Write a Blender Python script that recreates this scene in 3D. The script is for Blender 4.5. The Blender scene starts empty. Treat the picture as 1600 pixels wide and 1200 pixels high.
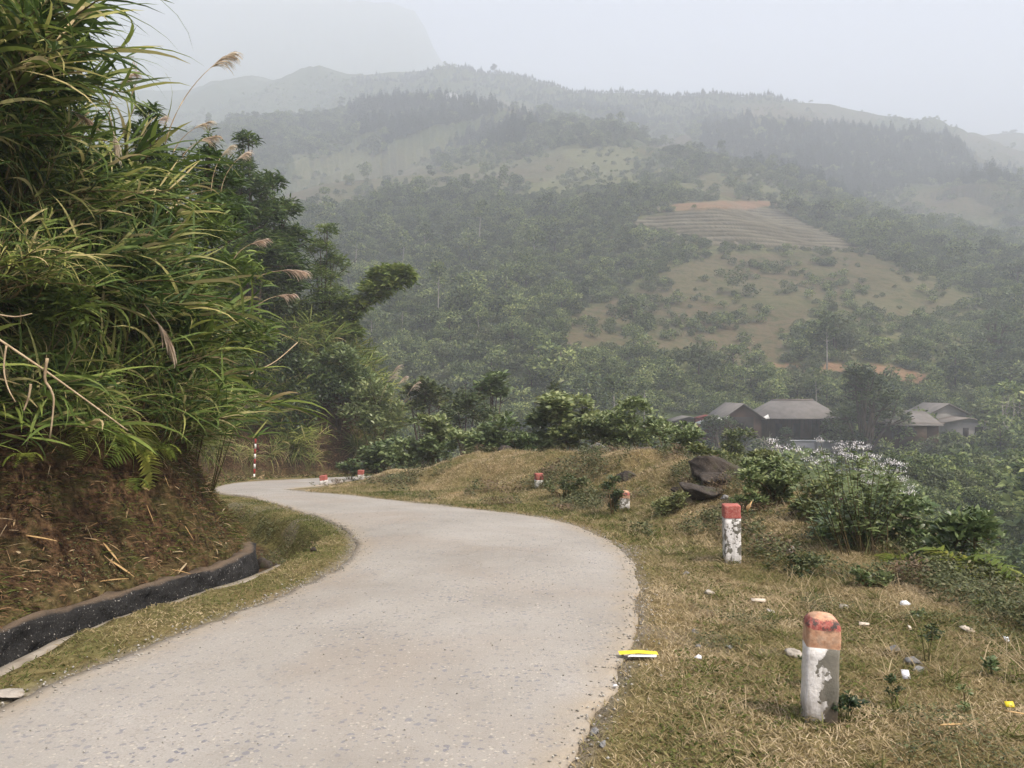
import bpy, math, random
import numpy as np
from mathutils import Vector, Matrix
R = math.radians
random.seed(5)
rng = np.random.default_rng(11)
scene = bpy.context.scene
COL = scene.collection

# ------------------------------------------------------------------ camera, sky, sun, exposure
F = 1208.0; HV = 600.0; EYE = 1.6
cam_d = bpy.data.cameras.new('camera'); cam_d.sensor_width = 36; cam_d.lens = 36 * F / 1600
cam_d.clip_start = 0.05; cam_d.clip_end = 9000
cam = bpy.data.objects.new('camera', cam_d); COL.objects.link(cam)
cam.location = (0, 0, EYE); cam.rotation_euler = (R(90), 0, 0)
scene.camera = cam
SUN_EL, SUN_AZ = 56.0, 128.0          # azimuth clockwise from +Y
world = bpy.data.worlds.new('World'); scene.world = world; world.use_nodes = True
wn = world.node_tree; wn.nodes.clear()
sky = wn.nodes.new('ShaderNodeTexSky'); sky.sky_type = 'NISHITA'; sky.sun_disc = False
sky.sun_elevation = R(SUN_EL); sky.sun_rotation = R(SUN_AZ)
sky.air_density = 0.9; sky.dust_density = 6.0; sky.ozone_density = 1.0; sky.altitude = 300
bg = wn.nodes.new('ShaderNodeBackground'); bg.inputs['Strength'].default_value = 0.15
wo = wn.nodes.new('ShaderNodeOutputWorld')
tnt = wn.nodes.new('ShaderNodeMix'); tnt.data_type = 'RGBA'; tnt.blend_type = 'MULTIPLY'; tnt.inputs[0].default_value = 1.0; tnt.inputs[7].default_value = (1.05, .98, .93, 1)
wn.links.new(sky.outputs[0], tnt.inputs[6]); wn.links.new(tnt.outputs[2], bg.inputs[0]); wn.links.new(bg.outputs[0], wo.inputs[0])
sun_d = bpy.data.lights.new('sun', 'SUN'); sun_d.energy = 3.6; sun_d.angle = R(0.6); sun_d.color = (1.0, 0.93, 0.82)
sun = bpy.data.objects.new('sun', sun_d); COL.objects.link(sun)
_a, _e = R(SUN_AZ), R(SUN_EL)
_dir = Vector((math.sin(_a) * math.cos(_e), math.cos(_a) * math.cos(_e), math.sin(_e)))
sun.rotation_euler = _dir.to_track_quat('Z', 'Y').to_euler(); sun.location = (20, -20, 60)
scene.view_settings.view_transform = 'Standard'; scene.view_settings.look = 'None'
scene.view_settings.exposure = 0.95; scene.view_settings.gamma = 1.0
cy = scene.cycles
cy.max_bounces = 8; cy.diffuse_bounces = 3; cy.glossy_bounces = 2; cy.transmission_bounces = 4
cy.volume_bounces = 5; cy.transparent_max_bounces = 4; cy.caustics_reflective = False; cy.caustics_refractive = False
cy.use_denoising = True
try: cy.denoiser = 'OPENIMAGEDENOISE'
except Exception: pass
HAZE_DENSITY = 0.00120
HAZE_COLOR = (0.855, 0.905, 0.975)

# ------------------------------------------------------------------ helpers
def P(u, v, d):
    return ((u - 800) / F * d, d, EYE + (HV - v) / F * d)
def _h(ix, iy, s):
    n = (ix.astype(np.int64) * 374761393 + iy.astype(np.int64) * 668265263 + s * 974634777) & 0xffffffff
    n = ((n ^ (n >> 13)) * 1274126177) & 0xffffffff
    return ((n ^ (n >> 16)) & 0xffffff) / float(0xffffff)
def vnoise(x, y, s=0):
    x = np.asarray(x, float); y = np.asarray(y, float)
    ix = np.floor(x); iy = np.floor(y); fx = x - ix; fy = y - iy
    fx = fx * fx * (3 - 2 * fx); fy = fy * fy * (3 - 2 * fy)
    a = _h(ix, iy, s); b = _h(ix + 1, iy, s); c = _h(ix, iy + 1, s); d = _h(ix + 1, iy + 1, s)
    return (a + (b - a) * fx) * (1 - fy) + (c + (d - c) * fx) * fy
def fbm(x, y, s=0, o=4):
    t = 0; a = .5; n = 0
    for i in range(o):
        t = t + a * (vnoise(x, y, s + i * 17) * 2 - 1); n += a; a *= .5; x = x * 2.03 + 5.1; y = y * 2.03 + 9.7
    return t / n
def sstep(x, a, b):
    t = np.clip((x - a) / (b - a), 0, 1); return t * t * (3 - 2 * t)
def pdist(x, y, pts):
    """distance to a polyline, and the running parameter (segment + t)"""
    x = np.asarray(x, float); y = np.asarray(y, float)
    best = np.full(x.shape, 1e18); par = np.zeros(x.shape)
    for i in range(len(pts) - 1):
        ax, ay = pts[i][:2]; bx, by = pts[i + 1][:2]
        dx, dy = bx - ax, by - ay; L = dx * dx + dy * dy + 1e-12
        t = np.clip(((x - ax) * dx + (y - ay) * dy) / L, 0, 1)
        q = (x - ax - t * dx) ** 2 + (y - ay - t * dy) ** 2
        m = q < best; best = np.where(m, q, best); par = np.where(m, i + t, par)
    return np.sqrt(best), par
def inpoly(x, y, pts):
    x = np.asarray(x, float); y = np.asarray(y, float); r = np.zeros(x.shape, bool); n = len(pts)
    for i in range(n):
        ax, ay = pts[i][:2]; bx, by = pts[(i + 1) % n][:2]
        c = ((ay > y) != (by > y)) & (x < (bx - ax) * (y - ay) / ((by - ay) or 1e-12) + ax)
        r ^= c
    return r
def catmull(pts, n):
    p = np.array([pts[0]] + list(pts) + [pts[-1]], float); m = len(pts) - 1
    t = np.linspace(0, m - 1e-9, n); i = t.astype(int); f = (t - i)[:, None]
    a, b, c, d = p[i], p[i + 1], p[i + 2], p[i + 3]
    return .5 * (2 * b + (c - a) * f + (2 * a - 5 * b + 4 * c - d) * f ** 2 + (3 * b - 3 * c + d - a) * f ** 3)

def mk(name, verts, quads=None, tris=None, mat=None, tint=None, smooth=True, attrs=None, mats=None, midx=None, uv=None):
    """one mesh from numpy arrays"""
    verts = np.asarray(verts, np.float32).reshape(-1, 3)
    q = np.zeros((0, 4), np.int32) if quads is None or len(quads) == 0 else np.asarray(quads, np.int32)
    t = np.zeros((0, 3), np.int32) if tris is None or len(tris) == 0 else np.asarray(tris, np.int32)
    me = bpy.data.meshes.new(name)
    me.vertices.add(len(verts)); me.vertices.foreach_set('co', verts.ravel())
    me.loops.add(q.size + t.size); me.loops.foreach_set('vertex_index', np.concatenate([q.ravel(), t.ravel()]))
    me.polygons.add(len(q) + len(t))
    st = np.concatenate([np.arange(len(q)) * 4, q.size + np.arange(len(t)) * 3]).astype(np.int32)
    me.polygons.foreach_set('loop_start', st)
    try: me.polygons.foreach_set('loop_total', np.concatenate([np.full(len(q), 4), np.full(len(t), 3)]).astype(np.int32))
    except Exception: pass
    if smooth: me.polygons.foreach_set('use_smooth', np.ones(len(q) + len(t), bool))
    for m in (mats or ([mat] if mat else [])): me.materials.append(m)
    if midx is not None: me.polygons.foreach_set('material_index', np.asarray(midx, np.int32))
    me.update(calc_edges=True)
    A = dict(attrs or {})
    if tint is not None: A['tint'] = tint
    for k, v in A.items():
        v = np.asarray(v, np.float32)
        if v.ndim == 1:
            a = me.attributes.new(k, 'FLOAT', 'POINT'); a.data.foreach_set('value', v)
        else:
            a = me.attributes.new(k, 'FLOAT_VECTOR', 'POINT'); a.data.foreach_set('vector', v.ravel())
    return me
def link(name, me, parent=None, loc=None, rz=0, sc=1):
    o = bpy.data.objects.new(name, me); COL.objects.link(o)
    if parent is not None: o.parent = parent
    if loc is not None: o.location = loc
    o.rotation_euler[2] = rz
    if sc != 1: o.scale = (sc, sc, sc) if not hasattr(sc, '__len__') else sc
    return o
def tag(o, label=None, cat=None, group=None, kind=None):
    if label: o['label'] = label
    if cat: o['category'] = cat
    if group: o['group'] = group
    if kind: o['kind'] = kind
    return o
def empty(name, loc=(0, 0, 0), rz=0):
    o = bpy.data.objects.new(name, None); COL.objects.link(o); o.location = loc; o.rotation_euler[2] = rz
    o.empty_display_size = .1
    return o
def copy_tree(o, parent=None):
    c = o.copy(); COL.objects.link(c)
    if parent is not None: c.parent = parent
    for ch in list(o.children): copy_tree(ch, c)
    return c

class Geo:
    """collects pieces into one mesh"""
    def __init__(s): s.v = []; s.q = []; s.t = []; s.c = []; s.n = 0
    def add(s, v, q=None, t=None, tint=0.5):
        v = np.asarray(v, float).reshape(-1, 3)
        if q is not None and len(q): s.q.append(np.asarray(q) + s.n)
        if t is not None and len(t): s.t.append(np.asarray(t) + s.n)
        s.v.append(v); s.c.append(np.broadcast_to(np.asarray(tint, float), (len(v),)).copy()); s.n += len(v)
    def mesh(s, name, mat, smooth=True, **k):
        return mk(name, np.concatenate(s.v), np.concatenate(s.q) if s.q else None, np.concatenate(s.t) if s.t else None, mat,
                  tint=np.concatenate(s.c), smooth=smooth, **k)
    def ribbons(s, p, d, L, W, K=4, droop=0.6, tint=0.5, prof=None, roll=None, wob=0.0, fold=0.0):
        """N leaves: start p, direction d, length L, width W; each a strip of K segments bending down"""
        p = np.array(p, float).reshape(-1, 3); N = len(p)
        d = np.array(d, float).reshape(-1, 3) * np.ones((N, 1)); d /= np.linalg.norm(d, axis=1, keepdims=True) + 1e-9
        L = np.broadcast_to(L, (N,)).astype(float); W = np.broadcast_to(W, (N,)).astype(float)
        droop = np.broadcast_to(droop, (N,)).astype(float)
        if prof is None: prof = np.sin(np.linspace(.25, math.pi, K + 1)) ** .8; prof[-1] = 0.02
        rv = rng.normal(size=(N, 3)) * (roll if roll is not None else .35)
        V = np.zeros((N, K + 1, 2, 3)); cur = p.copy(); dd = d.copy()
        wobv = rng.normal(size=(N, 3)) * wob
        for k in range(K + 1):
            side = np.cross(dd, np.array([0, 0, 1.]) + rv); side /= np.linalg.norm(side, axis=1, keepdims=True) + 1e-9
            w = (W * prof[k] * .5)[:, None]
            V[:, k, 0] = cur - side * w; V[:, k, 1] = cur + side * w
            if k < K:
                cur = cur + dd * (L / K)[:, None]
                dd = dd + wobv / K; dd[:, 2] -= droop * (1.6 / K) * (0.4 + k / K * 1.2)
                dd /= np.linalg.norm(dd, axis=1, keepdims=True) + 1e-9
        b = (np.arange(N) * (K + 1) * 2)[:, None] + (np.arange(K) * 2)[None, :]
        q = np.stack([b, b + 1, b + 3, b + 2], -1).reshape(-1, 4)
        tt = np.repeat(np.broadcast_to(tint, (N,)).astype(float), (K + 1) * 2)
        s.add(V.reshape(-1, 3), q, tint=tt)
        return cur
    def tube(s, pts, rad, sides=6, tint=0.5, cap=True):
        pts = np.asarray(pts, float); n = len(pts); rad = np.broadcast_to(rad, (n,))
        tg = np.gradient(pts, axis=0); tg /= np.linalg.norm(tg, axis=1, keepdims=True) + 1e-9
        ref = np.where(np.abs(tg[:, 2:3]) > .9, [[1., 0, 0]], [[0, 0, 1.]])
        a = np.cross(tg, ref); a /= np.linalg.norm(a, axis=1, keepdims=True); b = np.cross(tg, a)
        th = np.arange(sides) / sides * 2 * math.pi
        V = pts[:, None] + rad[:, None, None] * (a[:, None] * np.cos(th)[None, :, None] + b[:, None] * np.sin(th)[None, :, None])
        i = np.arange(n - 1)[:, None] * sides; j = np.arange(sides)[None]; j2 = (j + 1) % sides
        q = np.stack([i + j, i + j2, i + sides + j2, i + sides + j], -1).reshape(-1, 4)
        V = V.reshape(-1, 3)
        if cap:
            c = n * sides; V = np.vstack([V, pts[-1], pts[0]]); jj = np.arange(sides)
            t = np.concatenate([np.stack([(n - 1) * sides + jj, (n - 1) * sides + (jj + 1) % sides, np.full(sides, c)], -1),
                                np.stack([(jj + 1) % sides, jj, np.full(sides, c + 1)], -1)])
            s.add(V, q, t, tint)
        else: s.add(V, q, None, tint)
    def box(s, a, b, tint=0.5, M=None):
        x0, y0, z0 = a; x1, y1, z1 = b
        V = np.array([(x, y, z) for z in (z0, z1) for y in (y0, y1) for x in (x0, x1)], float)
        q = [(0, 2, 3, 1), (4, 5, 7, 6), (0, 1, 5, 4), (2, 6, 7, 3), (0, 4, 6, 2), (1, 3, 7, 5)]
        if M is not None: V = V @ np.array(M)[:3, :3].T + np.array(M)[:3, 3]
        s.add(V, q, tint=tint)

# ------------------------------------------------------------------ materials
def nt(name):
    m = bpy.data.materials.new(name); m.use_nodes = True; t = m.node_tree; t.nodes.clear()
    out = t.nodes.new('ShaderNodeOutputMaterial'); return m, t, out
def N(t, typ, **k):
    n = t.nodes.new(typ)
    for a, b in k.items():
        if a.startswith('i_'):
            key = a[2:].replace('_', ' ')
            n.inputs[int(key) if key.isdigit() else key].default_value = b
        else: setattr(n, a, b)
    return n
def ramp(t, src, stops, interp='LINEAR'):
    r = N(t, 'ShaderNodeValToRGB'); r.color_ramp.interpolation = interp
    e = r.color_ramp.elements
    while len(e) < len(stops): e.new(.5)
    for i, (p, c) in enumerate(stops):
        e[i].position = p; e[i].color = (*c, 1) if len(c) == 3 else c
    t.links.new(src, r.inputs[0]); return r.outputs[0]
def noise(t, scale, detail=4, rough=.55, coord='Object', vec=None, dist=0.0):
    n = N(t, 'ShaderNodeTexNoise'); n.inputs['Scale'].default_value = scale; n.inputs['Detail'].default_value = detail
    n.inputs['Roughness'].default_value = rough; n.inputs['Distortion'].default_value = dist
    if vec is None:
        c = N(t, 'ShaderNodeTexCoord'); vec = c.outputs[coord]
    t.links.new(vec, n.inputs['Vector']); return n.outputs['Fac']
def mixc(t, fac, a, b, mode='MIX'):
    m = N(t, 'ShaderNodeMix', data_type='RGBA', blend_type=mode)
    for s_, v in ((0, fac), (6, a), (7, b)):
        if hasattr(v, 'node'): t.links.new(v, m.inputs[s_])
        elif s_ == 0: m.inputs[0].default_value = v
        else: m.inputs[s_].default_value = (*v, 1)
    return m.outputs[2]
def mth(t, op, a, b=None, c=None, clamp=False):
    m = N(t, 'ShaderNodeMath', operation=op); m.use_clamp = clamp
    for i, v in enumerate((a, b, c)):
        if v is None: continue
        if hasattr(v, 'node'): t.links.new(v, m.inputs[i])
        else: m.inputs[i].default_value = v
    return m.outputs[0]
def attr(t, name, out='Fac'):
    a = N(t, 'ShaderNodeAttribute', attribute_name=name); return a.outputs[out]
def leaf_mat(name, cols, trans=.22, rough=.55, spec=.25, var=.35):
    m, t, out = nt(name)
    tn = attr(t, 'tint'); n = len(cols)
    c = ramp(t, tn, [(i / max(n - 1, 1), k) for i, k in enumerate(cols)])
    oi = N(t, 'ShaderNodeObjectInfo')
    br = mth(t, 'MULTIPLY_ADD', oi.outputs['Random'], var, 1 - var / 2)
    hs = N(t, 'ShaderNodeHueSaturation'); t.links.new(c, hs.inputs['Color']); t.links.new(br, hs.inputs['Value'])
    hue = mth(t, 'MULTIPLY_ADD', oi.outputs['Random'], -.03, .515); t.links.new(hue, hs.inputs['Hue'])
    p = N(t, 'ShaderNodeBsdfPrincipled'); t.links.new(hs.outputs[0], p.inputs['Base Color'])
    p.inputs['Roughness'].default_value = rough; p.inputs['Specular IOR Level'].default_value = spec
    tr = N(t, 'ShaderNodeBsdfTranslucent'); t.links.new(hs.outputs[0], tr.inputs[0])
    mx = N(t, 'ShaderNodeMixShader'); mx.inputs[0].default_value = trans
    t.links.new(p.outputs[0], mx.inputs[1]); t.links.new(tr.outputs[0], mx.inputs[2]); t.links.new(mx.outputs[0], out.inputs[0])
    return m
def simple_mat(name, c1, c2=None, scale=8, rough=.8, bump=0.0, bscale=40, coord='Object', spec=.3, c3=None):
    m, t, out = nt(name)
    p = N(t, 'ShaderNodeBsdfPrincipled'); p.inputs['Roughness'].default_value = rough
    p.inputs['Specular IOR Level'].default_value = spec
    st = [(.3, c1), (.7, c2 or tuple(x * .75 for x in c1))]
    if c3: st = [(.3, c1), (.5, c2), (.68, c3)]
    t.links.new(ramp(t, noise(t, scale, 5, coord=coord), st), p.inputs['Base Color'])
    if bump:
        b = N(t, 'ShaderNodeBump'); b.inputs['Strength'].default_value = .8; b.inputs['Distance'].default_value = bump
        t.links.new(noise(t, bscale, 5, coord=coord), b.inputs['Height']); t.links.new(b.outputs[0], p.inputs['Normal'])
    t.links.new(p.outputs[0], out.inputs[0]); return m
# ------------------------------------------------------------------ the lie of the land
HB = ([-20, 0, 3.3, 5, 8, 12, 17, 24, 33, 50, 70, 400], [1.6, 1.6, 1.62, 1.66, 1.82, 2.08, 2.42, 3.05, 3.95, 5.4, 6.5, 6.5])
def base(y): return EYE - np.interp(y, *HB)
RL = [(-3.0, -6), (-2.9, 0), (-2.8, 2.5), (-2.58, 3.9), (-2.15, 5.2), (-1.85, 6.4), (-1.7, 7.6), (-1.8, 8.9), (-2.2, 10.3), (-2.88, 11.8), (-3.75, 13.3),
      (-5.2, 15.7), (-6.5, 17.2), (-7.4, 19.2), (-8.1, 22), (-8.2, 24.5), (-7.6, 28), (-6.95, 31.7), (-5.5, 35), (-3, 38), (3, 41), (13, 45)]
RR = [(-.8, -6), (-.5, 0), (-.1, 2.2), (.35, 3.6), (.77, 5.0), (1.0, 6.2), (1.18, 7.6), (1.18, 9.0), (.9, 10.9), (.2, 12.4), (-1.28, 14),
      (-3.2, 16.2), (-4.6, 17.7), (-5.5, 18.9), (-5.35, 20.7), (-5.2, 22.7), (-5.3, 26), (-4.6, 30), (-3, 33), (0, 36), (4, 38.5), (13, 42)]
NR = 420
EL, ER = catmull(RL, NR), catmull(RR, NR)
ROADPOLY = [tuple(p) for p in EL[::4]] + [tuple(p) for p in ER[::-4]]
FOOT = [(-3.5, -8), (-3.4, 0), (-3.42, 3), (-3.38, 5.1), (-3.1, 6.3), (-2.78, 7.6), (-2.85, 8.4), (-3.25, 9.6), (-4.1, 11.4), (-5.4, 13.4), (-7.6, 16), (-9.9, 18.5),
        (-11.5, 22), (-11.9, 26), (-11.3, 29.5), (-9.7, 32.8), (-7.2, 35.5), (-5.8, 38), (-6.4, 42), (-11, 50), (-20, 62), (-40, 85), (-90, 140)]
BANKPOLY = FOOT + [(-900, 140), (-900, -8)]
MOUND = [(-4.2, 22.2), (-1, 20.5), (2, 17.5), (3.75, 13), (3.9, 9.8)]
EDGE = [(4.9, -8), (4.6, 2), (4.2, 6), (4.15, 8), (4.5, 12), (4.7, 16), (4.6, 21), (5, 28), (8, 36), (14, 44), (24, 52), (40, 60)]
VALPOLY = EDGE + [(70, 90), (300, 400), (900, 400), (900, -8)]
BACKY = 47.0

HILLS = [  # ridge line in world points, slope, softness
    ([P(1020, 694, 112), P(1180, 694, 110), P(1400, 696, 106), P(1640, 690, 104)], .30, 10),          # shelf with the houses
    ([P(-300, 130, 1350), P(100, 150, 1280), P(330, 138, 1200), P(540, 122, 1120), P(660, 112, 1060), P(800, 116, 1000), P(860, 134, 960), P(900, 148, 950), P(1000, 150, 950),
      P(1130, 156, 950), P(1235, 160, 950), P(1290, 163, 960), P(1380, 188, 1000), P(1480, 210, 1000)], .66, 25),
    ([P(420, 205, 900), P(560, 172, 720), P(640, 158, 700), P(760, 164, 660), P(850, 180, 620), P(900, 200, 580)], .50, 22),
    ([P(330, 330, 560), P(450, 312, 450), P(560, 285, 440), P(750, 272, 450), P(900, 268, 450), P(1000, 276, 470)], .43, 25),
    ([P(560, 470, 190), P(600, 400, 260), P(620, 300, 420)], .45, 15),
    ([P(760, 480, 175), P(800, 390, 270), P(830, 280, 440)], .42, 15),
    ([P(870, 512, 215), P(915, 440, 270), P(985, 335, 370), P(1070, 268, 430), P(1150, 292, 400), P(1205, 318, 370), P(1270, 350, 330), P(1350, 395, 290),
      P(1450, 446, 250), P(1520, 472, 230), P(1640, 512, 200)], .43, 14),
    ([P(1290, 350, 500), P(1340, 318, 520), P(1400, 300, 540), P(1470, 290, 540), P(1620, 296, 560)], .50, 16),
    ([P(1060, 215, 770), P(1100, 200, 760), P(1200, 196, 740), P(1290, 212, 730), P(1400, 222, 720), P(1480, 220, 720), P(1540, 250, 700), P(1640, 290, 680)], .55, 16),
    ([P(1440, 225, 1150), P(1490, 214, 1150), P(1540, 214, 1180), P(1620, 216, 1200), P(1900, 210, 1200)], .6, 20),
    ([P(-400, 30, 2000), P(100, 0, 1980), P(330, -6, 1960), P(500, -4, 1950), P(610, 4, 1950), P(648, 16, 1950), P(664, 42, 1950), P(676, 72, 1950), P(690, 96, 1950), P(718, 112, 1950), P(820, 150, 1950)], 1.3, 4),
]
def zfar(x, y):
    x = np.asarray(x, float); y = np.asarray(y, float)
    r = np.hypot(x, y)
    z = -15 + 3 * fbm(x / 40, y / 40, 3) + np.clip(y - 120, 0, 200) * .04 + np.clip(y - 700, 0, 4000) * .12
    amp = np.clip(r / 700, .12, 1.6)
    gul = fbm(x / 130 + 3, y / 130, 21, 5) * 26 * np.clip(r / 600, .1, 1.6) + fbm(x / 34, y / 34, 5, 3) * 4.5 * np.clip(r / 300, .2, 2)
    for i, (pts, sl, a) in enumerate(HILLS):
        P3 = np.array(pts)
        d, par = pdist(x, y, pts)
        k = np.clip(par.astype(int), 0, len(pts) - 2); f = par - k
        zr = P3[k, 2] * (1 - f) + P3[k + 1, 2] * f
        h = zr - sl * (np.sqrt(d * d + a * a) - a) + gul * np.clip(d / (60 if i else 200), 0.03, 1.0) * (.8 if i != 10 else 1.2)
        w = 6.0 if i else 2.0
        z = np.where(np.abs(z - h) < w, np.maximum(z, h) + (w - np.abs(z - h)) ** 2 / (4 * w), np.maximum(z, h))
    return z
TERR = [(975, 352), (1010, 338), (1060, 330), (1110, 324), (1165, 322), (1215, 326), (1262, 350), (1310, 370), (1352, 392), (1280, 392), (1190, 386), (1120, 384), (1070, 368), (1020, 358)]
def proj(x, y, z):
    yy = np.maximum(y, .1); return 800 + F * x / yy, HV - F * (z - EYE) / yy
BP = ([0, .12, .5, 1, 1.6, 2.5, 4, 8, 20, 60, 250], [0, .05, .42, 1.1, 2.0, 3.3, 4.9, 7.2, 12, 22, 60])
def zground(x, y, detail=True, full=False):
    x = np.asarray(x, float); y = np.asarray(y, float)
    b = base(y)
    dF, pF = pdist(x, y, FOOT); sF = np.where(inpoly(x, y, BANKPOLY), dF, -dF)
    dE, _ = pdist(x, y, EDGE); sE = np.where(inpoly(x, y, VALPOLY), dE, -dE)
    cl = (EL[::6] + ER[::6]) / 2
    dC, _ = pdist(x, y, [tuple(p) for p in cl]); 
    dR1, _ = pdist(x, y, [tuple(p) for p in EL[::5]]); dR2, _ = pdist(x, y, [tuple(p) for p in ER[::5]])
    dR = np.minimum(dR1, dR2); dR = np.where(inpoly(x, y, ROADPOLY), -dR, dR)
    n1 = fbm(x * .9, y * .9, 1) ; n2 = fbm(x * 3.1, y * 3.1, 2)
    z = b.copy()
    # mound along the outside of the bend
    dM, pM = pdist(x, y, MOUND); amp = np.interp(pM, [0, 1, 2, 3, 4], [.12, .85, .9, .72, .30])
    z += amp * np.exp(-(dM / (1.5 + .3 * n1)) ** 2) * sstep(dR, .2, 1.8) * (1 + .25 * n1)
    # verges: a little roughness away from the road
    z += np.where(dR > 0, sstep(dR, 0, .7) * (.05 * n1 + .025 * n2) + .012 * sstep(dR, 0, .15), -.05 - .10 * sstep(-dR, .04, .2))
    # nose is steep, upstream bank gentler
    ny = np.interp(y, [0, 4, 6, 7.6, 9, 12, 16, 24, 40], [.72, .8, 1.0, 1.35, 1.35, 1.1, .95, 1.5, 1.7])
    s = np.maximum(sF, 0) * ny * (1 + .18 * fbm(x * .7, y * .7, 8) * np.clip(sF, 0, 1))
    bk = np.interp(s, *BP)
    bk += np.clip(sF, 0, 1.2) * (.34 * fbm(x * 1.7, y * 1.7, 31) + .20 * fbm(x * 5, y * 5, 32) + .09 * fbm(x * 13, y * 13, 33)) * (sF > 0)
    z += np.where(sF > 0, bk, 0)
    # drain: walled as far as the nose, then an earth cut that dies out on the far verge
    ditch = np.interp(y, [-8, 8.6, 11.5, 14, 16], [.48, .5, .45, .2, 0])
    wdt = np.interp(y, [-8, 8, 10, 13], [.47, .47, .62, .5])
    prof = sstep(-sF, -.10, -.02) * (1 - sstep(-sF, wdt - .08, wdt + np.interp(y, [8, 10], [.03, .35])))
    z -= ditch * prof * (sF < .12)
    z -= .16 * sstep(-sF, .3, 1.2) * 0
    # outside edge falls into the valley
    t = np.maximum(sE + .5 * n1, 0)
    drop = np.interp(t, [0, .6, 2, 6, 14, 30, 60, 1000], [0, .14, 1.1, 4.2, 9, 15, 22, 40])
    z = z - drop
    bk_y = np.clip(y - BACKY, 0, 1000)
    z = z - np.interp(bk_y, [0, 4, 30, 1000], [0, 1.5, 16, 60]) * (sE < .5)
    zf = zfar(x, y) - 2.5 * (1 - sstep(np.hypot(x, y), 25, 70)) * 0
    far_ok = sstep(np.hypot(x, y), 24, 60)
    w = 3.0
    zm = np.where(np.abs(z - zf) < w, np.maximum(z, zf) + (w - np.abs(z - zf)) ** 2 / (4 * w), np.maximum(z, zf))
    z = z + (zm - z) * far_ok
    if full: return z, sF, sE, dR, dM
    return z
def gz(x, y): return float(zground(np.array([x]), np.array([y]))[0])
def hit(u, v, d0=2.5, d1=60, n=900):
    d = np.geomspace(d0, d1, n); p = np.array(P(u, v, 1.0)); x = p[0] * d; y = d; z = EYE + (HV - v) / F * d
    g = zground(x, y); k = np.argmax(z < g)
    if not (z < g).any(): k = n - 1
    return float(x[k]), float(y[k]), float(g[k])

# ---- near ground sheet
def grid(xs, ys, fn):
    X, Y = np.meshgrid(xs, ys); sh = X.shape
    r = fn(X.ravel(), Y.ravel()); return X, Y, r, sh
def gquads(sh):
    i = (np.arange(sh[0] - 1)[:, None] * sh[1] + np.arange(sh[1] - 1)[None]).ravel()
    return np.stack([i, i + 1, i + 1 + sh[1], i + sh[1]], -1)
XN = (-16.0, 12.0); YN = (-8.0, 50.0)
ys_ = np.concatenate([np.arange(-8, 1.5, .2), np.arange(1.5, 14, .065), np.arange(14, 26, .09), np.arange(26, 50.01, .16)])
xs_ = np.concatenate([np.arange(-16, -6.5, .14), np.arange(-6.5, 5.5, .065), np.arange(5.5, 12.01, .16)])
X, Y, res, sh = grid(xs_, ys_, lambda x, y: zground(x, y, full=True))
zN, sF, sE, dR, dM = res
road_m = dR < -.12
dirt = sstep(sF, -.6, .05) * 1.0
EXT = np.maximum(.0, sstep(sF, .0, .25))
def ground_material():
    m, t, out = nt('ground')
    tc = N(t, 'ShaderNodeTexCoord').outputs['Object']
    bank = attr(t, 'bank'); green = attr(t, 'green'); grav = attr(t, 'gravel')
    n1 = noise(t, 1.3, 6, .6, vec=tc); n2 = noise(t, 14, 6, .65, vec=tc); n3 = noise(t, 70, 4, .7, vec=tc)
    straw = ramp(t, n2, [(.3, (.10, .065, .03)), (.5, (.22, .155, .075)), (.7, (.34, .26, .14))])
    grn = ramp(t, n2, [(.3, (.035, .04, .012)), (.7, (.13, .14, .045))])
    c = mixc(t, mth(t, 'MULTIPLY_ADD', n1, 1.6, -.35, clamp=True), straw, grn)
    c = mixc(t, green, c, grn)
    soil = ramp(t, n2, [(.30, (.008, .005, .0035)), (.43, (.032, .018, .010)), (.56, (.085, .05, .026)), (.68, (.16, .10, .055))])
    moss = ramp(t, n3, [(.3, (.03, .035, .01)), (.7, (.09, .085, .03))])
    soil = mixc(t, mth(t, 'MULTIPLY_ADD', noise(t, 2.2, 5, .6, vec=tc), 4.0, -2.0, clamp=True), soil, moss)
    c = mixc(t, bank, c, soil)
    g = ramp(t, n3, [(.3, (.12, .10, .075)), (.55, (.26, .23, .19)), (.75, (.42, .39, .34))])
    c = mixc(t, grav, c, g)
    p = N(t, 'ShaderNodeBsdfPrincipled'); p.inputs['Roughness'].default_value = .95; p.inputs['Specular IOR Level'].default_value = .1
    t.links.new(c, p.inputs['Base Color'])
    b = N(t, 'ShaderNodeBump'); b.inputs['Strength'].default_value = 1; b.inputs['Distance'].default_value = .03
    t.links.new(mth(t, 'ADD', n2, mth(t, 'MULTIPLY', n3, .4)), b.inputs['Height']); t.links.new(b.outputs[0], p.inputs['Normal'])
    t.links.new(p.outputs[0], out.inputs[0]); return m
GM = ground_material()
xr, yr = X.ravel(), Y.ravel()
grn = np.clip(.25 * (yr > 9) * (sF > -2.6) + .5 * sstep(sE, -.5, 1) + sstep(sF, -1.6, -.6) * .35, 0, 1)
grav = np.clip((1 - sstep(dR, 0, .14)) * .7 + .5 * (fbm(xr * .8, yr * .8, 44) > .35) * (dR < 1.2), 0, 1)
q = gquads(sh)
me = mk('ground', np.stack([xr, yr, zN], -1), q, mat=GM, attrs={'bank': np.clip(EXT + sstep(sF, -.55, -.35) * (sF < .1), 0, 1), 'green': grn, 'gravel': grav * (sF < -.7)})
o = link('ground', me); tag(o, kind='structure')

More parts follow.
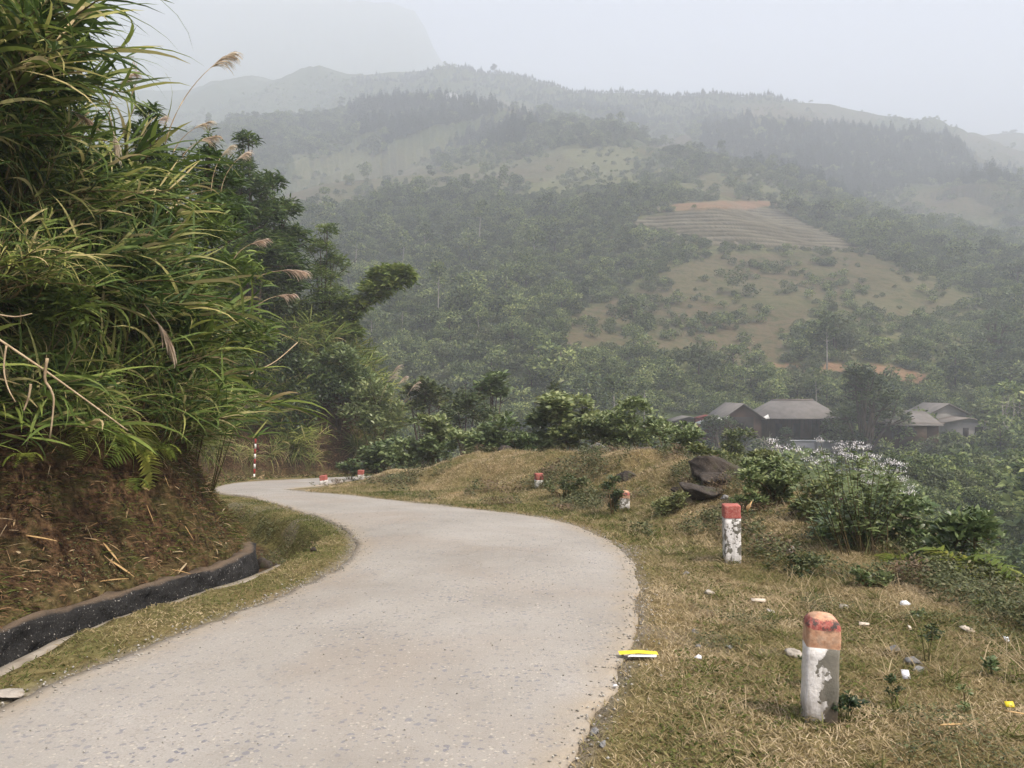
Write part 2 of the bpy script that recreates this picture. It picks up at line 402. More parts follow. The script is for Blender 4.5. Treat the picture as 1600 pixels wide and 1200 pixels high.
# ---- far terrain: a polar sheet out to the mountains
az = np.radians(np.concatenate([np.arange(-75, -40, .8), np.arange(-40, 40, .105), np.arange(40, 75.1, .8)]))
rr = [22.0]
while rr[-1] < 2400:
    r = rr[-1]; rr.append(r + (max(.5, r * .0085) if r < 240 else (.48 if r < 430 else r * .0065)))
rr = np.array(rr)
A, Rr = np.meshgrid(az, rr); xf = (Rr * np.sin(A)).ravel(); yf = (Rr * np.cos(A)).ravel(); shf = A.shape
zf, sFf, sEf, dRf, dMf = zground(xf, yf, full=True)
uf, vf = proj(xf, yf, zf)
# terraces cut into the face of the near hill
tm = inpoly(uf, vf, TERR) & (Rr.ravel() > 220) & (Rr.ravel() < 480)
STEP = 2.1
k = np.floor(zf / STEP); fr = zf / STEP - k
zt = (k + sstep(fr, .55, 1.0)) * STEP
zf = np.where(tm, zt, zf)
riser = np.where(tm, sstep(fr, .76, .84) * (1 - sstep(fr, .93, 1.0)) * (.55 + .6 * vnoise(xf / 7, yf / 7, 9)), 0)
inside = (xf > XN[0] + .6) & (xf < XN[1] - .6) & (yf > YN[0]) & (yf < YN[1] - .6)
zf = np.where(inside, zf - 1.2, zf - .02)

# what grows or lies where: fields, bare soil, dry grass, woods
def zone(polys, lo, hi, soft=9, x=None, y=None, z=None):
    u, v = (uf, vf) if x is None else proj(x, y, z)
    rr_ = np.hypot(xf, yf) if x is None else np.hypot(x, y)
    xx, yy = (xf, yf) if x is None else (x, y)
    m = np.zeros(u.shape)
    for k in range(5):          # soft, broken edges
        wob = fbm(xx / 18, yy / 18, 77) * soft * 1.6 + fbm(xx / 5, yy / 5, 79 + k) * soft * 1.5; wob2 = fbm(xx / 18, yy / 18, 78) * soft + fbm(xx / 5, yy / 5, 89 + k) * soft
        q_ = np.zeros(u.shape, bool)
        for p in polys: q_ |= inpoly(u + wob, v + wob2 * .6, p)
        m += q_ / 5.0
    return m * ((rr_ > lo) & (rr_ < hi))
Z_SOIL = [[(1000, 331), (1060, 318), (1130, 313), (1210, 315), (1222, 322), (1165, 325), (1100, 325), (1040, 331)],
          [(1190, 570), (1300, 566), (1390, 572), (1450, 586), (1470, 600), (1420, 598), (1330, 582), (1230, 578)]]
Z_DRY = [[(930, 480), (1000, 440), (1090, 405), (1130, 396), (1220, 394), (1350, 396), (1420, 425), (1500, 455), (1540, 470), (1420, 500), (1330, 505), (1290, 470), (1235, 520), (1130, 560), (1010, 545), (880, 545), (880, 500)],
         [(1060, 272), (1120, 275), (1160, 300), (1200, 312), (1140, 308), (1100, 300)],
         [(800, 262), (880, 240), (905, 262), (840, 288), (780, 292), (760, 275)],
         [(430, 300), (560, 262), (760, 262), (760, 286), (600, 300), (480, 330), (430, 340)],
         [(1440, 290), (1560, 290), (1600, 330), (1510, 345), (1400, 330)],
         [(1150, 165), (1290, 160), (1390, 186), (1340, 198), (1240, 190), (1140, 190)],
         [(1480, 208), (1620, 205), (1620, 265), (1540, 262), (1500, 225)],
         [(720, 152), (790, 155), (850, 170), (830, 182), (770, 168)],
         [(1130, 505), (1200, 500), (1240, 560), (1180, 580), (1110, 570)],
         [(990, 230), (1075, 205), (1080, 225), (1010, 250)]]
Z_LIGHT = [[(850, 235), (990, 225), (1000, 290), (900, 330), (830, 300)], [(480, 255), (620, 235), (700, 262), (560, 285)],
           [(1340, 415), (1400, 470), (1430, 540), (1370, 520), (1320, 450)], [(1180, 280), (1240, 300), (1190, 300)]]
Z_MIX = [[(905, 350), (1000, 262), (1150, 250), (1260, 295), (1400, 380), (1570, 465), (1570, 560), (1480, 606), (1180, 606), (1000, 612), (860, 560), (850, 440)],
         [(450, 240), (700, 225), (850, 232), (1000, 222), (1000, 290), (880, 330), (640, 310), (450, 340)], [(1280, 300), (1600, 285), (1620, 400), (1430, 390)]]
mixz = zone(Z_MIX, 100, 900, 16)
soil = zone(Z_SOIL, 100, 460, 4); dry = zone(Z_DRY, 90, 1400, 8); light = zone(Z_LIGHT, 90, 1400, 12)
def far_material():
    m, t, out = nt('hillside')
    tc = N(t, 'ShaderNodeTexCoord').outputs['Object']
    n1 = noise(t, .03, 6, .6, vec=tc); n2 = noise(t, .35, 5, .65, vec=tc); n3 = noise(t, 1.6, 4, .7, vec=tc)
    wood = ramp(t, n2, [(.3, (.035, .05, .02)), (.55, (.08, .105, .04)), (.75, (.15, .17, .075))])
    wood = mixc(t, mth(t, 'MULTIPLY_ADD', n1, 2.2, -.9, clamp=True), wood, ramp(t, n3, [(.3, (.07, .085, .03)), (.7, (.17, .16, .07))]))
    dryc = ramp(t, n2, [(.32, (.055, .065, .03)), (.44, (.095, .090, .048)), (.54, (.13, .10, .062)), (.66, (.085, .092, .042))])
    dryc = mixc(t, mth(t, 'MULTIPLY_ADD', n3, 2.4, -1.3, clamp=True), dryc, (.17, .14, .085))
    dryc = mixc(t, mth(t, 'MULTIPLY_ADD', noise(t, .055, 5, .65, vec=tc), 4.0, -1.95, clamp=True), dryc, ramp(t, n3, [(.3, (.05, .06, .028)), (.7, (.10, .105, .05))]))
    lit = ramp(t, n3, [(.3, (.085, .095, .045)), (.7, (.21, .205, .11))])
    so = ramp(t, n3, [(.3, (.20, .11, .065)), (.7, (.32, .20, .12))])
    terr = ramp(t, n3, [(.3, (.035, .033, .02)), (.7, (.07, .06, .038))])
    wood = mixc(t, mth(t, 'MULTIPLY_ADD', noise(t, 6, 3, .7, vec=tc), 3, -1.2, clamp=True), wood, (.045, .06, .025)); mxd = ramp(t, n2, [(.3, (.07, .085, .035)), (.5, (.125, .13, .06)), (.7, (.19, .165, .09))]); wood = mixc(t, mth(t, 'MULTIPLY', attr(t, 'mixed'), .85), wood, mxd); c = mixc(t, attr(t, 'light'), wood, lit); c = mixc(t, attr(t, 'dry'), c, dryc); c = mixc(t, attr(t, 'terrace'), c, terr)
    c = mixc(t, attr(t, 'riser'), c, (.27, .24, .17)); c = mixc(t, attr(t, 'soil'), c, so)
    p = N(t, 'ShaderNodeBsdfPrincipled'); p.inputs['Roughness'].default_value = 1; p.inputs['Specular IOR Level'].default_value = 0
    t.links.new(c, p.inputs['Base Color'])
    b = N(t, 'ShaderNodeBump'); b.inputs['Strength'].default_value = 1; b.inputs['Distance'].default_value = .8
    t.links.new(n2, b.inputs['Height']); t.links.new(b.outputs[0], p.inputs['Normal'])
    t.links.new(p.outputs[0], out.inputs[0]); return m
me = mk('terrain', np.stack([xf, yf, zf], -1), gquads(shf)[:, ::-1], mat=far_material(),
        attrs={'mixed': mixz, 'soil': soil * (.62 + .3 * sstep(fbm(xf / 9, yf / 9, 211), -.3, .3)), 'dry': dry * (.55 + .45 * sstep(fbm(xf / 30, yf / 30, 201), -.35, .25)), 'light': light * .8, 'terrace': tm * .9, 'riser': riser * .7})
o = link('terrain', me); tag(o, kind='structure')

# ---- concrete road slab
NC = 40
tt = np.linspace(0, 1, NC)
rn = fbm(np.arange(NR) * .33, np.zeros(NR), 91, 3) * .05; rn2 = fbm(np.arange(NR) * .33, np.ones(NR) * 9, 92, 3) * .05
ELr = EL + (EL - ER) / np.linalg.norm(EL - ER, axis=1, keepdims=True) * rn[:, None]
ERr = ER + (ER - EL) / np.linalg.norm(EL - ER, axis=1, keepdims=True) * rn2[:, None]
NR2 = 1400
ii = np.linspace(0, NR - 1, NR2)
def up(a): return np.stack([np.interp(ii, np.arange(NR), a[:, c]) for c in (0, 1)], -1)
ELu, ERu = up(ELr), up(ERr)
jit = lambda s: (fbm(np.arange(NR2) * .45, np.zeros(NR2) + s, 95, 2) * .018)[:, None]
dirn = (ELu - ERu) / np.linalg.norm(ELu - ERu, axis=1, keepdims=True)
ELu = ELu + dirn * jit(1); ERu = ERu - dirn * jit(5)
XY = ELu[:, None] * (1 - tt)[None, :, None] + ERu[:, None] * tt[None, :, None]
xx, yy = XY[..., 0].ravel(), XY[..., 1].ravel()
zz = base(yy) + .012 + .03 * np.sin(np.tile(tt, NR2) * math.pi) + .018 * fbm(xx * .8, yy * .8, 50) + .003 * fbm(xx * 6, yy * 6, 51)
edge_ = np.minimum(np.tile(tt, NR2), 1 - np.tile(tt, NR2))
def road_material():
    m, t, out = nt('road')
    tc = N(t, 'ShaderNodeTexCoord').outputs['Object']
    big = noise(t, .7, 5, .6, vec=tc); mid = noise(t, 5, 5, .65, vec=tc); fin = noise(t, 90, 3, .7, vec=tc)
    c = ramp(t, big, [(.34, (.225, .21, .187)), (.5, (.30, .286, .26)), (.64, (.37, .355, .33))])
    c = mixc(t, mth(t, 'MULTIPLY_ADD', mid, 1.3, -.3, clamp=True), c, (.335, .315, .285))
    c = mixc(t, mth(t, 'MULTIPLY_ADD', fin, 1.6, -.5, clamp=True), c, (.24, .225, .20)); c = mixc(t, mth(t, 'MULTIPLY_ADD', noise(t, 130, 3, .8, vec=tc), 4, -2.3, clamp=True), c, (.46, .43, .38))
    # dusty tracks
    c = mixc(t, mth(t, 'MULTIPLY_ADD', noise(t, .45, 3, .5, vec=tc, dist=.6), 3.5, -1.75, clamp=True), c, (.27, .23, .19))
    # exposed aggregate
    worn = mth(t, 'MULTIPLY_ADD', noise(t, 1.1, 4, .6, vec=tc), 4.0, -1.7, clamp=True)
    hgt = None
    for sc, thr, col, amt in ((26, .22, (.15, .155, .18), .85), (38, .2, (.48, .44, .37), .7), (55, .22, (.22, .19, .16), .6), (17, .17, (.17, .175, .20), .85)):
        mp = N(t, 'ShaderNodeMapping'); mp.inputs['Location'].default_value = (sc, sc * .3, 0); mp.inputs['Scale'].default_value = (1, 1, 1); t.links.new(tc, mp.inputs[0])
        dn = N(t, 'ShaderNodeTexNoise'); dn.inputs['Scale'].default_value = sc * 1.6; t.links.new(mp.outputs[0], dn.inputs['Vector'])
        vv = N(t, 'ShaderNodeVectorMath', operation='MULTIPLY_ADD'); t.links.new(dn.outputs['Color'], vv.inputs[0]); vv.inputs[1].default_value = (.9 / sc,) * 3; t.links.new(mp.outputs[0], vv.inputs[2])
        vo = N(t, 'ShaderNodeTexVoronoi'); vo.inputs['Scale'].default_value = sc; vo.voronoi_dimensions = '2D'; t.links.new(vv.outputs[0], vo.inputs['Vector'])
        sx = N(t, 'ShaderNodeSeparateColor'); t.links.new(vo.outputs['Color'], sx.inputs[0])
        rad = mth(t, 'MULTIPLY', mth(t, 'POWER', sx.outputs[0], 2.0), thr * 1.7)
        msk = mth(t, 'MULTIPLY', mth(t, 'LESS_THAN', vo.outputs['Distance'], rad), mth(t, 'GREATER_THAN', sx.outputs[1], .45))
        f = mth(t, 'MULTIPLY', mth(t, 'MULTIPLY', msk, amt), mth(t, 'MULTIPLY_ADD', worn, .6, .45))
        c = mixc(t, f, c, col); hgt = f if hgt is None else mth(t, 'ADD', hgt, f)
    ck = N(t, 'ShaderNodeTexVoronoi'); ck.feature = 'DISTANCE_TO_EDGE'; ck.inputs['Scale'].default_value = .33; cw = N(t, 'ShaderNodeVectorMath', operation='MULTIPLY_ADD'); cn = N(t, 'ShaderNodeTexNoise'); cn.inputs['Scale'].default_value = 1.6; cn.inputs['Detail'].default_value = 8
    t.links.new(tc, cn.inputs['Vector']); t.links.new(cn.outputs['Color'], cw.inputs[0]); cw.inputs[1].default_value = (.9,) * 3; t.links.new(tc, cw.inputs[2]); t.links.new(cw.outputs[0], ck.inputs['Vector'])
    crack = mth(t, 'MULTIPLY', mth(t, 'MULTIPLY_ADD', ck.outputs['Distance'], -420, 1.3, clamp=True), mth(t, 'MULTIPLY_ADD', noise(t, .9, 3, .5, vec=tc), 7, -3.5, clamp=True))
    c = mixc(t, mth(t, 'MULTIPLY', crack, .3), c, (.10, .085, .07))
    ed = attr(t, 'edge')
    c = mixc(t, mth(t, 'MULTIPLY', mth(t, 'SUBTRACT', 1, ed, clamp=True), mth(t, 'MULTIPLY_ADD', mid, 1.5, -.2, clamp=True)), c, (.30, .25, .18))
    p = N(t, 'ShaderNodeBsdfPrincipled'); p.inputs['Roughness'].default_value = .85; p.inputs['Specular IOR Level'].default_value = .2
    t.links.new(c, p.inputs['Base Color'])
    b = N(t, 'ShaderNodeBump'); b.inputs['Strength'].default_value = .7; b.inputs['Distance'].default_value = .006
    t.links.new(mth(t, 'SUBTRACT', mth(t, 'MULTIPLY', fin, .6), mth(t, 'MULTIPLY', hgt, .5)), b.inputs['Height']); t.links.new(b.outputs[0], p.inputs['Normal'])
    t.links.new(p.outputs[0], out.inputs[0]); return m
RV = np.stack([xx, yy, zz], -1); rq = gquads((NR2, NC))
# slab skirts on both sides
sk = []; off = len(RV); sv = []
for col in (0, NC - 1):
    top = np.arange(NR2) * NC + col; lo = RV[top] - [0, 0, .09]; sv.append(lo); idx = off + np.arange(NR2); off += NR2
    a_, b_ = (top, idx) if col == 0 else (idx, top)
    sk.append(np.stack([a_[:-1], b_[:-1], b_[1:], a_[1:]], -1))
me = mk('road', np.vstack([RV] + sv), np.vstack([rq[:, ::-1]] + sk), mat=road_material(), attrs={'edge': np.concatenate([sstep(edge_, 0, .10), np.zeros(2 * NR2)])})
o = link('road', me); tag(o, kind='structure')
# ------------------------------------------------------------------ plant materials
L_FOREST = leaf_mat('forest_leaf', [(.03, .053, .024), (.10, .145, .05), (.20, .245, .085), (.31, .34, .13)], .15, .6, .2, 1.0)
L_PALE = leaf_mat('pale_leaf', [(.07, .09, .04), (.13, .16, .07), (.22, .24, .12)], .2, .6, .2, .5)
L_PINE = leaf_mat('pine_leaf', [(.018, .036, .022), (.038, .066, .038), (.065, .10, .055)], .05, .7, .1, .4)
L_DARK = leaf_mat('dark_leaf', [(.014, .026, .009), (.035, .06, .02), (.08, .11, .036), (.15, .17, .06)], .2, .45, .35, .4)
L_SHRUB = leaf_mat('shrub_leaf', [(.03, .055, .015), (.075, .115, .035), (.16, .21, .08), (.27, .31, .14)], .25, .4, .4, .3)
L_CANE = leaf_mat('cane_leaf', [(.03, .055, .013), (.08, .13, .028), (.17, .225, .05), (.29, .31, .09), (.44, .36, .19)], .35, .6, .2, .5)
L_FERN = leaf_mat('fern_leaf', [(.05, .085, .015), (.12, .17, .03), (.24, .28, .05), (.36, .34, .08)], .35, .5, .3, .3)
L_BAMBOO = leaf_mat('bamboo_leaf', [(.025, .05, .014), (.065, .115, .028), (.14, .20, .045), (.24, .29, .075)], .3, .45, .3, .3)
L_GRASS = leaf_mat('verge_grass', [(.05, .07, .016), (.13, .15, .04), (.25, .215, .105), (.36, .29, .16), (.54, .45, .29)], .25, .7, .15, 0)
L_DRY = leaf_mat('dry_leaf', [(.16, .09, .04), (.34, .22, .11), (.52, .40, .24)], .15, .7, .15, .2)
L_PLUME = leaf_mat('plume', [(.44, .32, .24), (.62, .50, .40), (.78, .69, .57)], .6, .8, .1, .15)
BARK = simple_mat('bark', (.12, .09, .07), (.05, .04, .03), 9, .9, .01, 30)
PALEBARK = simple_mat('pale_bark', (.42, .39, .34), (.25, .22, .18), 5, .9)
STEM = leaf_mat('stem', [(.06, .04, .02), (.12, .09, .04), (.10, .12, .04)], 0, .7, .2, .2)
DRYSTEM = simple_mat('dry_stem', (.50, .40, .26), (.30, .22, .13), 14, .8)

# ------------------------------------------------------------------ tree kinds
def limbs(g, H, r, n, spread, h0=.35, seed=0):
    rs = np.random.default_rng(seed)
    bend = rs.normal(size=2) * .04 * H
    tp = np.array([[0, 0, -.3], [bend[0] * .3, bend[1] * .3, H * .35], [bend[0], bend[1], H * .75]]); g.tube(tp, [r, r * .75, r * .35], 7)
    ends = []
    for i in range(n):
        a = i * 2.4 + rs.uniform(-.4, .4); h = H * rs.uniform(h0, .7); L = spread * rs.uniform(.5, .95)
        s = np.array([bend[0] * h / H, bend[1] * h / H, h]); e = s + [math.cos(a) * L, math.sin(a) * L, L * rs.uniform(.3, .9)]
        m = (s + e) / 2 + [0, 0, -L * .08]; g.tube([s, m, e], [r * .42, r * .28, r * .12], 5); ends.append(e)
    return np.array(ends)
def crown_geo(n, blobs, size, seed, flat=.6, droop=.2, wl=.55):
    """leaf sprays spread over an uneven set of lobes; blobs = (x, y, z, r)"""
    rs = np.random.default_rng(seed); g = Geo(); B = np.array(blobs, float)
    w = B[:, 3] ** 2; w /= w.sum(); k = rs.choice(len(B), n, p=w)
    d = rs.normal(size=(n, 3)); d /= np.linalg.norm(d, axis=1, keepdims=True); d[:, 2] = np.abs(d[:, 2]) * np.where(rs.random(n) < .8, 1, -.6)
    rad = B[k, 3] * rs.uniform(.55, 1.08, n) ** .6
    p = B[k, :3] + d * rad[:, None] * [1, 1, flat + .2]
    out = d * [1, 1, .4] + rs.normal(size=(n, 3)) * .45; out[:, 2] -= .05
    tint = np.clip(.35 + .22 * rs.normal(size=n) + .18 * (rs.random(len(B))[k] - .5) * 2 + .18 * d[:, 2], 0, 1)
    L = size * rs.uniform(.6, 1.4, n)
    g.ribbons(p, out, L, L * wl, K=2, droop=droop, tint=tint, prof=[.35, 1, .05], roll=.6)
    return g
def lobes(rs, n, R_, H0, H1, rmin, rmax, power=1.0):
    o = []
    for i in range(n):
        h = rs.uniform(0, 1); a = rs.uniform(0, 6.28); w = math.sin(math.pi * min(.97, .15 + .8 * h)) ** .7 * R_
        q_ = w * rs.uniform(.1, 1) ** .5; o.append((math.cos(a) * q_, math.sin(a) * q_, H0 + (H1 - H0) * h, rs.uniform(rmin, rmax)))
    return o
TREES = {}
def proto_tree(name, kind, seed, n=520, leaf=.75):
    """unit-ish trees about 8 m tall; kept as a thing: empty > trunk, crown"""
    rs = np.random.default_rng(seed); g = Geo(); lm = L_FOREST; bm = BARK
    if kind == 'round':
        limbs(g, 8, .16, 7, 2.2, .35, seed); B = lobes(rs, 16, 2.6, 2.6, 6.8, .8, 1.5)
    elif kind == 'wide':
        limbs(g, 7, .17, 8, 2.9, .45, seed); B = lobes(rs, 18, 3.6, 3.8, 5.9, .8, 1.3)
    elif kind == 'tall':
        limbs(g, 10, .14, 5, 1.4, .55, seed); B = lobes(rs, 10, 1.7, 6.3, 9.4, .7, 1.2); bm = PALEBARK
    elif kind == 'pale':
        limbs(g, 6.5, .14, 6, 2.0, .35, seed); B = lobes(rs, 12, 2.3, 2.2, 5.2, .7, 1.2); lm = L_PALE
    elif kind == 'pine':
        g.tube([[0, 0, -.3], [0, 0, 5], [0, 0, 9.4]], [.15, .09, .03], 6); lm = L_PINE
        B = [(rs.uniform(-.3, .3), rs.uniform(-.3, .3), 2.6 + i * .62, 1.75 * (1 - i / 12.5)) for i in range(12)]
    elif kind == 'bush':
        limbs(g, 2.2, .06, 6, 1.2, .2, seed); B = lobes(rs, 10, 1.5, .5, 2.0, .5, .9)
    elif kind == 'palebush':
        limbs(g, 2.0, .05, 6, 1.2, .2, seed); B = lobes(rs, 8, 1.4, .4, 1.7, .5, .8); lm = L_PALE
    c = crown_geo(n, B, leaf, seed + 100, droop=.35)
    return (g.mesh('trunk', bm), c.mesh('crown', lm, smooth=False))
def proto_banana(seed):
    rs = np.random.default_rng(seed); g = Geo(); t_ = Geo()
    for i in range(4):
        x, y = rs.uniform(-1, 1, 2); t_.tube([[x, y, -.2], [x, y, 2.2]], [.14, .09], 6)
        n = 8; a = rs.uniform(0, 6.28, n); d = np.stack([np.cos(a), np.sin(a), rs.uniform(.8, 1.8, n)], -1)
        g.ribbons(np.tile([x, y, 2.1], (n, 1)), d, rs.uniform(1.6, 2.3, n), .55, K=4, droop=.9, tint=rs.uniform(.3, 1, n), prof=[.2, .9, 1, .8, .1], roll=.1)
    return (t_.mesh('trunk', STEM), g.mesh('crown', L_PALE))
KINDS = {}
for i, (kd, nv, n, lf) in enumerate([('round', 5, 1000, .5), ('wide', 4, 1000, .5), ('tall', 3, 600, .48), ('pale', 2, 700, .48), ('pine', 2, 800, .5), ('bush', 3, 320, .42), ('palebush', 2, 300, .42)]):
    KINDS[kd] = [proto_tree(kd, kd, 31 * i + j * 7 + 3, n, lf) for j in range(nv)]
KINDS['banana'] = [proto_banana(5), proto_banana(6)]
CNAME = {'round': ('broadleaf_tree', 'tree'), 'wide': ('spreading_tree', 'tree'), 'tall': ('slender_tree', 'tree'), 'pale': ('pale_tree', 'tree'),
         'pine': ('conifer_tree', 'tree'), 'bush': ('hillside_bush', 'bush'), 'palebush': ('pale_bush', 'bush'), 'banana': ('banana_plant', 'plant')}
CDESC = {'round': 'round crowned green broadleaf tree', 'wide': 'flat topped spreading green tree', 'tall': 'slender pale trunked tree', 'pale': 'pale olive leaved tree',
         'pine': 'dark pointed conifer', 'bush': 'dark green bush', 'palebush': 'pale greyish bush', 'banana': 'light green banana clump'}
def put_tree(kind, j, x, y, z, s, rz, label, group=None, parts=True, sq=(1, 1, 1)):
    tm_, cm = KINDS[kind][j % len(KINDS[kind])]; nm, cat = CNAME[kind]
    r = empty(nm, (x, y, z), rz); r.scale = (s * sq[0], s * sq[1], s * sq[2]); tag(r, label, cat, group)
    link('trunk', tm_, r); link('crown', cm, r); return r

# ------------------------------------------------------------------ where the hillside woods stand
Z_OPEN_T = Z_DRY
Z_PINE = [[(560, 112), (800, 105), (900, 140), (1235, 140), (1240, 160), (1140, 180), (1000, 200), (900, 175), (700, 150), (560, 150)],
          [(1090, 190), (1250, 185), (1420, 205), (1500, 205), (1560, 250), (1620, 285), (1400, 300), (1340, 330), (1300, 300), (1180, 270), (1100, 240)],
          [(540, 170), (660, 150), (760, 158), (860, 190), (800, 235), (640, 235), (560, 210)]]
Z_TALL = [[(500, 270), (780, 260), (790, 330), (720, 450), (520, 430), (470, 340)]]
Z_BAN = [[(900, 235), (990, 235), (990, 290), (930, 330), (850, 310)], [(780, 395), (860, 395), (860, 425), (790, 425)]]
Z_HOUSEFREE = [[(1040, 625), (1545, 625), (1545, 700), (1040, 708)]]
NP = 230000
ra = np.sqrt(rng.uniform(0, 1, NP)); 
aa = rng.uniform(-.70, .66, NP); rs_ = np.exp(rng.uniform(math.log(34), math.log(1050), NP))
# thin the near ones: keep density per area capped
px, py = rs_ * np.sin(aa), rs_ * np.cos(aa)
pz, psF, psE, pdR, _ = zground(px, py, full=True)
pu, pv = proj(px, py, pz)
keep = np.ones(NP, bool)
area_density = NP / (1.36 * math.log(1050 / 34)) / rs_ ** 2          # points per m2
keep &= rng.random(NP) < np.minimum(1, .17 / area_density)
wob1 = fbm(px / 22, py / 22, 61); wob2 = fbm(px / 9, py / 9, 62)
near_ok = (psE > 9) | (rs_ > 58)
keep &= near_ok & (psF < -1) | ((psF > 14) & (rs_ > 50))
keep &= ~(inpoly(px, py, BANKPOLY) & (rs_ < 70))
def inz(z, soft=7): 
    m = np.zeros(NP, bool)
    for p_ in z: m |= inpoly(pu + wob1 * soft, pv + wob2 * soft * .6, p_)
    return m
def inz_top(z, h, soft=5):
    m = np.zeros(NP, bool)
    for p_ in z: m |= inpoly(pu + wob1 * soft, pv - h / rs_ * F, p_)
    return m
opn = inz(Z_DRY) & (rs_ > 110); so_ = inz(Z_SOIL, 3) & (rs_ > 110) & (rs_ < 470); te_ = (inz([TERR], 3) | inz_top([TERR], 2.0, 2) | inz_top([TERR], 4.5, 2))
te_ &= (rs_ > 180) & (rs_ < 520); so_ |= inz_top(Z_SOIL, 3.5, 2) & (rs_ > 110) & (rs_ < 470); tall_in_front = (inz_top(Z_DRY, 5) & ~inz(Z_DRY)) & (rs_ > 130) & (rng.random(NP) < .75)
keep &= ~te_ & ~so_ & ~tall_in_front
keep &= ~((rs_ < 104) & (pu > 1040) & (pu < 1545) & (pv - 7.0 / rs_ * F < 704))
mix_t = inz(Z_MIX, 12) & (rs_ > 110); keep &= ~(mix_t & (rng.random(NP) < np.where(wob1 > .12, .35, .74)))
keep &= ~((rs_ < 80) & (pv - 9.0 * .9 / rs_ * F < 715) & (pu > 1000))
keep &= ~(opn & (rng.random(NP) > np.where(wob2 > .22, .55, .02)))
keep &= ~(inz(Z_LIGHT) & (rs_ > 150) & (rng.random(NP) < .6))
keep &= ~(inz(Z_HOUSEFREE, 0) & (rs_ > 86) & (rs_ < 125))
keep &= ~((wob1 < -.32) & (rs_ > 100) & (rng.random(NP) < .35))
px, py, pz, rs_, pu, pv, opn, wob1, wob2 = [a_[keep] for a_ in (px, py, pz, rs_, pu, pv, opn, wob1, wob2)]
NP = len(px)
pine = inz(Z_PINE) & (rs_ > 450); tallz = inz(Z_TALL) & (rs_ > 170) & (rs_ < 600); banz = inz(Z_BAN) & (rs_ > 170); lightz = inz(Z_LIGHT) & (rs_ > 150)
r0 = rng.random(NP); kind = np.where(r0 < .22, 'round', np.where(r0 < .32, 'wide', np.where(r0 < .35, 'tall', np.where(r0 < .40, 'pale', np.where(r0 < .80, 'bush', 'palebush'))))).astype(object)
kind[pine & (rng.random(NP) < .93)] = 'pine'
kind[tallz & (rng.random(NP) < .45)] = 'tall'
kind[banz & (rng.random(NP) < .6)] = 'banana'
kind[lightz & (rng.random(NP) < .5)] = 'palebush'
kind[opn] = np.where(rng.random(opn.sum()) < .7, 'bush', 'round')
scl = rng.uniform(.42, .82, NP) * np.where(rs_ < 120, .9, 1) * np.where(rs_ > 450, 1.15, 1) * np.where(rs_ > 800, .62, 1)
scl = np.where(np.isin(kind.astype(str), ['bush', 'palebush']), scl * rng.uniform(.5, 1.9, NP), scl * (1 + .7 * (rng.random(NP) < .12) - .25 * (rng.random(NP) < .3)))
# out of these the largest that show become trees of their own
hgt_ = np.where(np.isin(kind.astype(str), ['bush', 'palebush', 'banana']), 2.6, 8.) * scl
app = hgt_ / rs_ * ((pu > 470) & (pu < 1640) & (pv < 900))
idx = np.argsort(-app)[:230]
isone = np.zeros(NP, bool); isone[idx] = True
def plural(t_):
    return t_.replace('bush', 'bushes') if t_.endswith('bush') else (t_ + 's' if not t_.endswith('trunk') else t_)
def where_words(u, v, r):
    side = 'left' if u < 720 else ('middle' if u < 1080 else 'right')
    if r < 104 and u > 1050:
        return 'in the ravine wood below the ' + ('gabled outhouse' if u < 1180 else 'farmhouse' if u < 1300 else 'big dark tree' if u < 1400 else 'low shed' if u < 1480 else 'block house')
    if r < 130: return {'left': ('in the valley wood right of the leaning tree' if u < 640 else 'in the valley wood behind the hedge'), 'middle': ('in the valley wood above the tallest shrub' if u < 940 else 'in the valley wood left of the farm'), 'right': 'at the foot of the hill around the farm houses'}[side]
    return {'left': 'on the wooded slope left of the corn stubble field', 'middle': 'on the wooded slope above the valley wood', 'right': 'on the slope below the terraced field'}[side]
for i in idx:
    kd = kind[i]; ww = where_words(pu[i], pv[i], rs_[i])
    put_tree(kd, int(rng.integers(9)), px[i], py[i], pz[i] - .1, float(scl[i]), float(rng.uniform(0, 6.28)), CDESC[kd] + ' ' + ww, plural(CDESC[kd]) + ' ' + ww)
